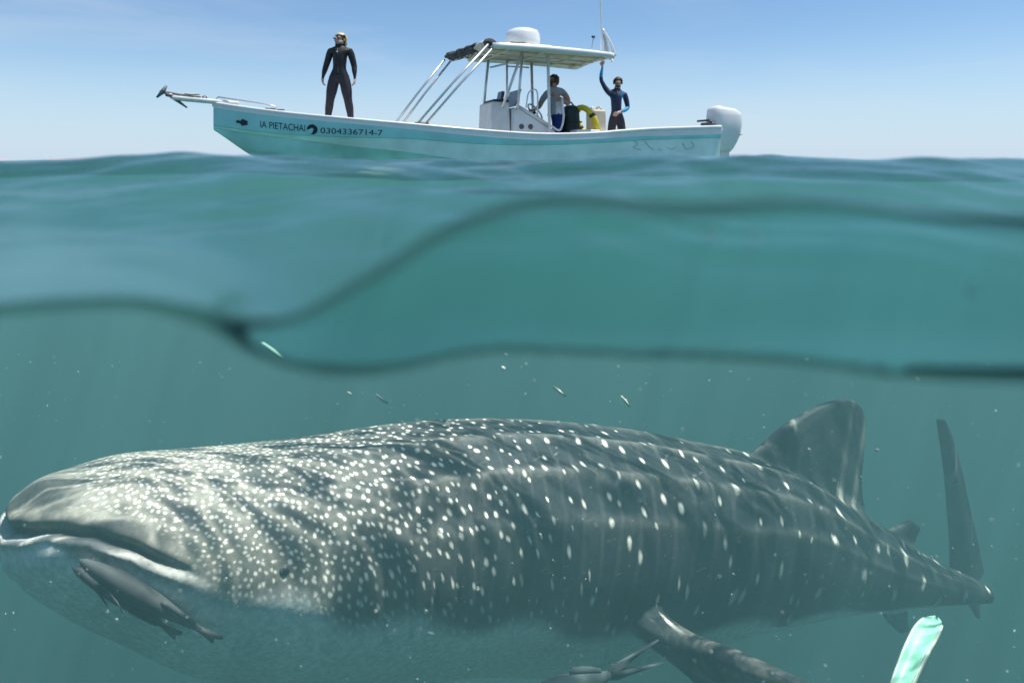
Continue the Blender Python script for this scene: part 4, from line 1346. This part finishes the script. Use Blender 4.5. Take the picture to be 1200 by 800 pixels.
def gear():
    r = empty("gear_bag", (0, 0, 0))
    bm = bmesh.new(); rbox(bm, (-2.16, .02, .62), (.36, .44, 1.02), .12, 4, taper=(.8, .85)); bm_obj("bag_body", bm, m_green, r)
    tube("handle", [(-2.08, .02, 1.12), (-2.16, .02, 1.19), (-2.24, .02, 1.12)], .016, m_dark, r, 8, True)
    for z_ in (.45, .8): tube("strap", [(-2.16 + .215 * math.cos(t), .02 + .25 * math.sin(t), z_) for t in np.linspace(0, 2 * math.pi, 24, endpoint=False)], .012, m_dark, r, 6, closed=True)
    put(r); tag(r, "dark green gear bag standing behind the man at the helm", "bag")
    rg = empty("lifebuoy", (0, 0, 0))
    cR = Vector((-2.42, .20, .80)); q = Vector((.90, .12, -.40)).to_track_quat('Z', 'Y').to_matrix()
    pts = [cR + q @ Vector((math.cos(t) * .30, math.sin(t) * .30, 0)) for t in np.linspace(0, 2 * math.pi, 40, endpoint=False)]
    tube("ring", pts, .058, m_yel, rg, 14, closed=True)
    for k in range(4):
        t = k * math.pi / 2 + .4; p = cR + q @ Vector((math.cos(t) * .30, math.sin(t) * .30, 0)); n_ = q @ Vector((-math.sin(t), math.cos(t), 0))
        tube("band", [p - n_ * .03, p + n_ * .03], .064, m_dark, rg, 14)
    put(rg); tag(rg, "yellow lifebuoy ring propped against the gear bag", "lifebuoy")
    c = empty("jerry_can", (0, 0, 0))
    box("can_body", (-2.78, -.10, .84), (.30, .34, .44), m_tan, c, .04); box("cap", (-2.70, -.10, 1.09), (.07, .07, .06), m_white, c, .015)
    tube("handle", [(-2.84, -.22, 1.06), (-2.84, -.16, 1.12), (-2.84, -.04, 1.12), (-2.84, .02, 1.06)], .018, m_tan, c, 8)
    box("can_stripe", (-2.935, -.10, .86), (.012, .26, .34), m_white, c, .004)
    put(c); tag(c, "tan and white jerry can standing on the stern locker by the yellow ring", "jerry can")
    st = empty("stern_locker", (0, 0, 0)); box("locker_body", (-2.86, -.10, .30), (.50, .60, .56), m_white2, st, .03); box("locker_lid", (-2.86, -.10, .60), (.54, .64, .05), m_white, st, .02)
    box("latch", (-2.60, -.10, .52), (.02, .07, .06), m_galv, st, .006)
    put(st); tag(st, "low white stern locker under the jerry can", "locker")
    k = empty("cool_box", (0, 0, 0)); box("cool_box_body", (-2.28, .42, .30), (.46, .32, .54), m_white2, k, .03); box("lid", (-2.28, .42, .60), (.49, .35, .07), m_white, k, .025)
    box("latch", (-2.28, .602, .55), (.06, .02, .06), m_dark, k, .006)
    put(k); tag(k, "small white cool box beside the gear bag at the gunwale", "cool box")
    b = empty("barrel", (0, 0, 0))
    bm = bmesh.new(); pz = [(0.02, .15), (.06, .165), (.30, .175), (.55, .165), (.62, .15), (.64, .10)]
    rings = [[bm.verts.new((-3.02 + math.cos(t) * r_, .30 + math.sin(t) * r_, z_)) for t in np.linspace(0, 2 * math.pi, 24, endpoint=False)] for z_, r_ in pz]
    for A, B_ in zip(rings, rings[1:]):
        for i in range(24): bm.faces.new((A[i], A[(i + 1) % 24], B_[(i + 1) % 24], B_[i]))
    bm.faces.new(rings[0][::-1]); bm.faces.new(rings[-1]); bm_obj("barrel_body", bm, m_blue, b)
    tube("barrel_lid", [(-3.02, .30, .62), (-3.02, .30, .66)], .12, m_dark, b, 20)
    put(b); tag(b, "blue plastic barrel on deck between the jerry can and the man in the wetsuit", "barrel")
gear()

# ------------------------------------------------------------------ people
m_skin_f = pbr("skin_fair", (0.62, 0.40, 0.30), 0.55, 0.4, var=.06)
m_skin_t = pbr("skin_tan", (0.40, 0.22, 0.145), 0.55, 0.4, var=.08)
m_suit = pbr("black_wetsuit", (0.014, 0.015, 0.018), 0.55, 0.4, var=.3, vscale=14, bump=.2, bscale=30)
m_suit2 = pbr("charcoal_wetsuit", (0.035, 0.030, 0.040), 0.6, 0.35, var=.3, vscale=20)
m_navy = pbr("navy_wetsuit", (0.010, 0.030, 0.085), 0.55, 0.4, var=.25, vscale=14, bump=.2, bscale=30)
m_cyan = pbr("cyan_sleeve", (0.015, 0.30, 0.55), 0.5, 0.4, var=.1)
m_shirt_shade = pbr("shirt_shaded", (0.36, 0.38, 0.41), 0.85, 0.2, var=.12, vscale=10, bump=.35, bscale=16)  # shaded part of one shirt, shade put into the colour
m_shirt_lit = pbr("shirt_sunlit", (0.74, 0.75, 0.77), 0.85, 0.2, var=.08, vscale=10, bump=.35, bscale=16)  # sunlit part of the same shirt, light put into the colour
m_short = pbr("blue_shorts", (0.015, 0.04, 0.15), 0.8, 0.2, var=.15)
m_blond = pbr("blond_hair", (0.72, 0.58, 0.34), 0.5, 0.4, var=.3, vscale=40, bump=.5, bscale=70)
m_brown = pbr("dark_hair", (0.022, 0.015, 0.012), 0.5, 0.4, var=.3, vscale=40, bump=.5, bscale=70)
m_auburn = pbr("brown_hair", (0.07, 0.038, 0.022), 0.5, 0.4, var=.3, vscale=40, bump=.5, bscale=70)
m_eyew = pbr("eye_white", (0.7, 0.7, 0.68), 0.3, 0.5)

def skin_body(name, chains, mats, paint, loc, bulk=1.0, size=1.0):
    """one continuous body: chains of (x, y, z, rx, ry) that share named joints; paint(co) -> material slot"""
    idx, V_, E_, Rr = {}, [], [], []
    def vid(key, p):
        if key in idx: return idx[key]
        idx[key] = len(V_); V_.append(p[:3]); big = bulk if max(p[3:5]) > .03 and p[2] < 1.47 else 1.0; Rr.append((p[3] * big, p[4] * big)); return idx[key]
    for ch in chains:
        prev = None
        for key, p in ch:
            k = vid(key, p)
            if prev is not None and prev != k: E_.append((prev, k))
            prev = k
    me = bpy.data.meshes.new(name); me.from_pydata(V_, E_, [])
    o = bpy.data.objects.new(name, me); COL.objects.link(o)
    md = o.modifiers.new("skin", 'SKIN'); md.use_smooth_shade = True; md.branch_smoothing = 0.4
    sk = me.skin_vertices[0].data
    for k, r_ in enumerate(Rr):
        sk[k].radius = r_; sk[k].use_root = (k == 0)
    o.modifiers.new("sub", 'SUBSURF').levels = 2
    o.modifiers["sub"].render_levels = 2
    dg_ = bpy.context.evaluated_depsgraph_get()
    out = bpy.data.meshes.new_from_object(o.evaluated_get(dg_))
    bpy.data.objects.remove(o); bpy.data.meshes.remove(me)
    out.materials.clear()
    for m in mats: out.materials.append(m)
    for p in out.polygons:
        p.material_index = paint(p.center); p.use_smooth = True
    b = bpy.data.objects.new(name, out); COL.objects.link(b); b.location = loc; b.scale = (size,) * 3
    return b

def hand_chains(tag_, wrist_key, wrist, palm, fdir, spread, curl, r=.0085):
    """palm and five fingers: fdir finger direction, spread across the palm, curl = direction the tips bend to"""
    w = Vector(wrist); p = Vector(palm); f = Vector(fdir).normalized(); s = Vector(spread).normalized(); c = Vector(curl).normalized()
    out = [[(wrist_key, None), (tag_ + "palm", (*p, .034, .018))]]
    kn = p + f * .035
    for k, (o_, L) in enumerate(((-.030, .062), (-.010, .072), (.010, .068), (.030, .054))):
        a = kn + s * o_; b = a + f * (L * .55) + c * (L * .18); d = b + f * (L * .35) + c * (L * .45)
        out.append([(tag_ + "palm", None), (tag_ + "k%d" % k, (*a, r * 1.05, r)), (tag_ + "m%d" % k, (*b, r, r * .95)), (tag_ + "t%d" % k, (*d, r * .8, r * .75))])
    a = p - s * .034 + f * .0; b = a - s * .018 + f * .035 + c * .012; d = b + f * .026 + c * .012
    out.append([(tag_ + "palm", None), (tag_ + "h0", (*a, r * 1.25, r * 1.2)), (tag_ + "h1", (*b, r, r)), (tag_ + "h2", (*d, r * .8, r * .8))])
    return out

def resolve(chains):
    pos = {}
    for ch in chains:
        for k, p in ch:
            if p is not None and k not in pos: pos[k] = p
    return [[(k, pos[k]) for k, _ in ch] for ch in chains]

def face_bits(body, hc, fwd, scale=1.0, eyes=True, brow=None, mouth=True):
    """eyes, ears and lips on the head at hc that looks along fwd (all local to the body)"""
    f = Vector(fwd).normalized(); s = f.cross(Vector((0, 0, 1))).normalized(); u = s.cross(f)
    if eyes:
        for q in (1, -1):
            bm = bmesh.new(); ico(bm, Vector(hc) + f * .088 + s * (.032 * q) + u * .005, .013, 2); e = bm_obj("eye", bm, m_eyew, body)
            bm = bmesh.new(); ico(bm, Vector(hc) + f * .097 + s * (.032 * q) + u * .005, .007, 2); bm_obj("pupil", bm, m_eye, e)
            if brow:
                tube("eyebrow", [Vector(hc) + f * .092 + s * (.015 * q) + u * .026, Vector(hc) + f * .094 + s * (.034 * q) + u * .032, Vector(hc) + f * .082 + s * (.052 * q) + u * .026], .006, brow, body, 6)
    if mouth:
        bm = bmesh.new(); tube_bm(bm, [Vector(hc) + f * .086 - s * .024 - u * .062, Vector(hc) + f * .097 - u * .060, Vector(hc) + f * .086 + s * .024 - u * .062], [.004, .008, .004], 8)
        bm_obj("lips", bm, pbr("lips", (.42, .18, .15), .5, .4), body)
    for q in (1, -1):
        bm = bmesh.new(); ico(bm, Vector(hc) + s * (.082 * q) - f * .005 - u * .012, .028, 2, (.5, .35, 1.0) if abs(f.y) > .7 else (.7, .4, 1.0))
        bm_obj("ear", bm, body.data.materials[0], body)

def hair_cap(name, body, hc, fwd, r, material, back_drop, front_cut, fringe=0.02, seed=1, puff=1.0):
    f = Vector(fwd).normalized(); s = f.cross(Vector((0, 0, 1))).normalized(); u = s.cross(f)
    bm = bmesh.new(); bmesh.ops.create_icosphere(bm, subdivisions=4, radius=1.0)
    kill = []
    for v in bm.verts:
        d = v.co.copy(); a = d.x; b = d.y; c = d.z          # a forward, b side, c up
        k = 1 + .10 * noise.noise(d * 3.2 + Vector((seed, 0, 0))) + .05 * noise.noise(d * 9)
        drop = 0
        if c < 0 and a < front_cut: drop = back_drop * min(1, -c * 1.6)
        p = f * (a * r * 1.06 * k) + s * (b * r * .98 * k * puff) + u * (c * r * 1.12 * k - drop)
        if a > front_cut and c < .38 - fringe: kill.append(v)
        elif c < -.35 and back_drop < .02: kill.append(v)
        v.co = Vector(hc) + p
    bmesh.ops.delete(bm, geom=kill, context='VERTS')
    bmesh.ops.solidify(bm, geom=bm.faces[:], thickness=-.012)
    return bm_obj(name, bm, material, body)

def boat_pt(x, y, z): return BM @ Vector((x, y, z))

# --- woman standing on the foredeck
def woman():
    loc = boat_pt(2.24, .10, .672)
    C_ = [
        [("pel", (0, 0, .86, .135, .095)), ("wai", (.005, 0, .99, .112, .085)), ("rib", (.01, -.01, 1.12, .128, .095)), ("che", (.012, -.01, 1.22, .135, .10)), ("uch", (.015, 0, 1.305, .105, .075)),
         ("nec", (.015, -.005, 1.375, .050, .048)), ("jaw", (.005, -.02, 1.435, .060, .062)), ("hea", (.008, -.012, 1.50, .078, .088)), ("cro", (.012, 0, 1.555, .060, .068))],
        [("jaw", None), ("chi", (-.018, -.072, 1.43, .026, .022))],
        [("hea", None), ("nos", (-.032, -.098, 1.488, .012, .013))],
    ]
    for s_, n_, ex, wx in ((-1, "l", -.212, -.250), (1, "r", .230, .250)):
        C_ += [[("uch", None), (n_ + "sh", (s_ * .150 + .015, 0, 1.295, .058, .056)), (n_ + "ua", (s_ * .185 + .015, .01, 1.17, .046, .046)), (n_ + "el", (ex, .02, 1.03, .040, .040)), (n_ + "fa", ((ex + wx) / 2, -.01, .93, .036, .034)), (n_ + "wr", (wx, -.03, .825, .024, .021))]]
        C_ += hand_chains(n_, n_ + "wr", (wx, -.03, .825), (wx, -.042, .775), (s_ * -.02, -.06, -1), (0, -1 * s_, 0), (-s_ * .6, 0, 0), .0095)
        C_ += [[("pel", None), (n_ + "hi", (s_ * .082, 0, .80, .090, .090)), (n_ + "th", (s_ * .112, -.005, .62, .076, .078)), (n_ + "kn", (s_ * .140, -.015, .43, .055, .056)), (n_ + "ca", (s_ * .160, .005, .29, .053, .056)), (n_ + "an", (s_ * .185, .01, .07, .036, .038)),
                (n_ + "fo", (s_ * .195, -.07, .035, .036, .030)), (n_ + "to", (s_ * .205, -.14, .025, .032, .020))], [(n_ + "an", None), (n_ + "he", (s_ * .183, .05, .03, .030, .026))]]
    def paint(c):
        if c.z > 1.412: return 0
        if c.z < .80 and abs(c.x) > .212 and c.z > .60: return 0
        if c.z < .055: return 0
        return 2 if c.z < .84 else 1
    b = skin_body("person", resolve(C_), [m_skin_f, m_suit, m_suit2], paint, loc, 1.24, .975)
    b.scale.x = 1.10
    tag(b, "blond woman in black wetsuit and sunglasses standing on the bow deck", "person")
    hc = Vector((.008, -.012, 1.495)); fw = (-.38, -1, 0)
    face_bits(b, hc, fw, eyes=False)
    hair_cap("hair", b, hc + Vector((.010, .026, .010)), fw, .102, m_blond, .085, .05, -.12, 3, 1.04)
    f = Vector(fw).normalized(); s = f.cross(Vector((0, 0, 1))).normalized()
    g = empty("sunglasses", (0, 0, 0), parent=b)
    for q in (1, -1):
        bm = bmesh.new(); ico(bm, hc + f * .094 + s * (.032 * q) + Vector((0, 0, .008)), .021, 2, (1, 1, .8)); bm_obj("lens", bm, m_screen, g)
        tube("temple", [hc + f * .082 + s * (.060 * q) + Vector((0, 0, .012)), hc - f * .01 + s * (.088 * q) + Vector((0, 0, .010))], .006, m_dark, g, 6)
    bm = bmesh.new(); ico(bm, (-.005, -.132, 1.26), .012, 2, (1, .4, 1)); bm_obj("chest_emblem", bm, m_white, b)
    tube("collar", [(.010 + math.cos(t) * .060, -.010 + math.sin(t) * .060, 1.405) for t in np.linspace(0, 2 * math.pi, 20, endpoint=False)], .014, m_suit, b, 6, closed=True)
    tube("zip", [(.0, -.118, 1.33), (.005, -.138, 1.20), (.01, -.124, 1.05), (.01, -.122, .90)], .004, m_galv, b, 6)
    tube("hem", [(math.cos(t) * .150, math.sin(t) * .112, .845 + .006 * math.sin(3 * t)) for t in np.linspace(0, 2 * math.pi, 28, endpoint=False)], .009, m_suit2, b, 6, closed=True)
woman()

# --- skipper at the helm, turned towards the bow
def skipper():
    loc = boat_pt(-1.86, .04, .01)
    C_ = [
        [("pel", (0, 0, .90, .155, .125)), ("wai", (-.01, 0, 1.04, .150, .125)), ("rib", (-.02, 0, 1.17, .160, .125)), ("che", (-.03, 0, 1.28, .165, .125)), ("uch", (-.035, 0, 1.375, .125, .090)),
         ("nec", (-.045, -.01, 1.455, .060, .058)), ("jaw", (-.06, -.015, 1.52, .068, .070)), ("hea", (-.058, -.01, 1.595, .088, .086)), ("cro", (-.05, 0, 1.655, .070, .072))],
        [("jaw", None), ("chi", (-.115, -.035, 1.51, .028, .026))],
        [("hea", None), ("nos", (-.155, -.045, 1.58, .014, .014))],
        [("uch", None), ("lsh", (.13, -.10, 1.36, .070, .070)), ("lua", (.19, -.14, 1.24, .058, .058)), ("lel", (.215, -.18, 1.12, .043, .043)), ("lfa", (.12, -.26, 1.165, .040, .040)), ("lwr", (.005, -.33, 1.245, .027, .025))],
        [("uch", None), ("rsh", (-.17, .10, 1.36, .068, .068)), ("rua", (-.27, .12, 1.23, .054, .054)), ("rel", (-.33, .10, 1.09, .042, .042)), ("rfa", (-.38, .03, 1.05, .038, .036)), ("rwr", (-.43, -.03, 1.02, .026, .024))],
    ]
    C_ += hand_chains("l", "lwr", (.005, -.33, 1.245), (-.04, -.36, 1.275), (-.7, -.3, .35), (0, .3, 1), (.2, .9, 0), .0105)
    C_ += hand_chains("r", "rwr", (-.43, -.03, 1.02), (-.475, -.06, 1.01), (-1, -.4, -.1), (-.3, .9, 0), (0, 0, -1), .0105)
    for s_, n_ in ((-1, "a"), (1, "b")):
        C_ += [[("pel", None), (n_ + "hi", (.02, s_ * .09, .82, .105, .10)), (n_ + "th", (.01, s_ * .10, .63, .090, .088)), (n_ + "kn", (0, s_ * .11, .47, .062, .060)), (n_ + "ca", (.03, s_ * .115, .32, .058, .056)), (n_ + "an", (.03, s_ * .12, .08, .040, .040)),
                (n_ + "fo", (-.06, s_ * .125, .04, .040, .032)), (n_ + "to", (-.15, s_ * .13, .03, .036, .022))], [(n_ + "an", None), (n_ + "he", (.08, s_ * .12, .03, .032, .028))]]
    def paint(c):
        if c.z > 1.44 and abs(c.x + .05) < .12: return 0
        if c.z < .93: return 3 if c.z > .50 else 0
        if c.y < -.165 and c.z < 1.33 and c.z > 1.02 and c.x < .30: return 0
        if c.x < -.295 and c.z < 1.20: return 0
        return 2 if (c.z < 1.16 and c.x > -.02 and c.y < .06) else 1  # lower back of the shirt painted sunlit, the rest shaded
    b = skin_body("person", resolve(C_), [m_skin_t, m_shirt_shade, m_shirt_lit, m_short], paint, loc, 1.14, 1.0)
    tag(b, "dark haired man in pale shirt with painted grey shade and blue shorts at the helm under the sun top", "person")
    hc = Vector((-.058, -.01, 1.59)); fw = (-1, -.35, 0)
    face_bits(b, hc, fw, eyes=False)
    hair_cap("hair", b, hc + Vector((.010, .004, .014)), fw, .098, m_brown, .02, .30, .06, 5)
    f = Vector(fw).normalized(); s = f.cross(Vector((0, 0, 1))).normalized()
    g = empty("sunglasses", (0, 0, 0), parent=b)
    for q in (1, -1):
        bm = bmesh.new(); ico(bm, hc + f * .088 + s * (.032 * q) + Vector((0, 0, .008)), .021, 2, (1, 1, .8)); bm_obj("lens", bm, m_dark, g)
        tube("temple", [hc + f * .08 + s * (.060 * q) + Vector((0, 0, .012)), hc - f * .01 + s * (.088 * q) + Vector((0, 0, .010))], .006, m_dark, g, 6)
    bm = bmesh.new(); ico(bm, hc + f * .062 - Vector((0, 0, .075)), .052, 2, (1, 1, .8)); bm_obj("beard", bm, m_brown, b)
    tube("shirt_hem", [(math.cos(t) * .168 - .005, math.sin(t) * .140, .925 + .008 * math.sin(4 * t)) for t in np.linspace(0, 2 * math.pi, 28, endpoint=False)], .012, m_shirt_lit, b, 6, closed=True)
    tube("collar", [(-.045 + math.cos(t) * .068, -.008 + math.sin(t) * .066, 1.425) for t in np.linspace(0, 2 * math.pi, 20, endpoint=False)], .012, m_shirt_shade, b, 6, closed=True)
skipper()

# --- man in a wetsuit by the stern, one hand up on the sun top
def diver():
    loc = boat_pt(-3.30, -.20, .01)
    C_ = [
        [("pel", (0, 0, .92, .140, .105)), ("wai", (-.005, 0, 1.06, .132, .10)), ("rib", (-.01, -.01, 1.20, .150, .11)), ("che", (-.01, -.01, 1.32, .158, .112)), ("uch", (0, 0, 1.415, .120, .082)),
         ("nec", (.015, -.01, 1.49, .058, .056)), ("jaw", (.022, -.025, 1.555, .066, .066)), ("hea", (.025, -.015, 1.63, .082, .090)), ("cro", (.025, 0, 1.69, .066, .072))],
        [("jaw", None), ("chi", (.022, -.085, 1.545, .028, .024))],
        [("hea", None), ("nos", (.022, -.112, 1.615, .013, .014))],
        [("uch", None), ("lsh", (-.165, 0, 1.43, .066, .064)), ("lua", (-.245, 0, 1.54, .052, .052)), ("lel", (-.318, 0, 1.68, .043, .043)), ("lfa", (-.315, 0, 1.80, .039, .038)), ("lwr", (-.292, 0, 1.93, .027, .024))],
        [("uch", None), ("rsh", (.165, 0, 1.385, .066, .064)), ("rua", (.205, .0, 1.25, .053, .053)), ("rel", (.225, -.02, 1.11, .044, .044)), ("rfa", (.14, -.10, 1.055, .040, .038)), ("rwr", (.04, -.155, 1.02, .028, .026))],
    ]
    C_ += hand_chains("l", "lwr", (-.292, 0, 1.93), (-.288, 0, 1.985), (.05, -.2, 1), (1, 0, 0), (0, -1, .1), .0105)
    C_ += hand_chains("r", "rwr", (.04, -.155, 1.02), (-.005, -.175, 1.0), (-1, -.15, -.25), (0, .2, 1), (0, 1, -.2), .0105)
    for s_, n_ in ((-1, "a"), (1, "b")):
        C_ += [[("pel", None), (n_ + "hi", (s_ * .088, 0, .84, .098, .098)), (n_ + "th", (s_ * .105, -.005, .65, .084, .086)), (n_ + "kn", (s_ * .115, -.015, .46, .060, .060)), (n_ + "ca", (s_ * .12, .005, .31, .057, .06)), (n_ + "an", (s_ * .13, .01, .08, .039, .040)),
                (n_ + "fo", (s_ * .14, -.07, .04, .040, .032)), (n_ + "to", (s_ * .145, -.15, .028, .036, .022))], [(n_ + "an", None), (n_ + "he", (s_ * .13, .055, .03, .032, .028))]]
    def paint(c):
        if c.z > 1.515 and abs(c.x - .02) < .14: return 0
        if c.z > 1.955: return 0
        if c.x < -.22 and c.z > 1.74: return 2
        if c.y < -.135 and c.z < 1.10 and c.x < .075: return 0
        if c.z < 1.14 and c.x > .09 and c.z > 1.0 and (c.y < -.055 or c.x > .17): return 2
        if c.z < .05: return 0
        return 3 if c.z < .93 else 1
    b = skin_body("person", resolve(C_), [m_skin_f, m_navy, m_cyan, m_suit2], paint, loc, 1.10, 1.0)
    tag(b, "man in navy and cyan wetsuit by the stern, one arm raised to the sun top", "person")
    hc = Vector((.025, -.015, 1.625)); fw = (-.08, -1, 0)
    face_bits(b, hc, fw, True, brow=m_auburn)
    hair_cap("hair", b, hc + Vector((0, .012, .016)), fw, .098, m_auburn, .01, .30, .04, 8)
    bm = bmesh.new(); ico(bm, hc + Vector((-.004, -.050, -.072)), .050, 2, (1.1, .9, .75)); bm_obj("beard", bm, m_auburn, b)
    tube("zip", [(-.008, -.132, 1.46), (-.012, -.138, 1.32), (-.012, -.128, 1.18), (-.008, -.118, 1.06)], .007, m_dark, b, 6)
    tube("collar", [(.008 + math.cos(t) * .066, -.008 + math.sin(t) * .064, 1.487) for t in np.linspace(0, 2 * math.pi, 20, endpoint=False)], .012, m_dark, b, 6, closed=True)
    box("chest_panel", (.075, -.116, 1.35), (.08, .02, .07), m_cyan, b, .008)
diver()
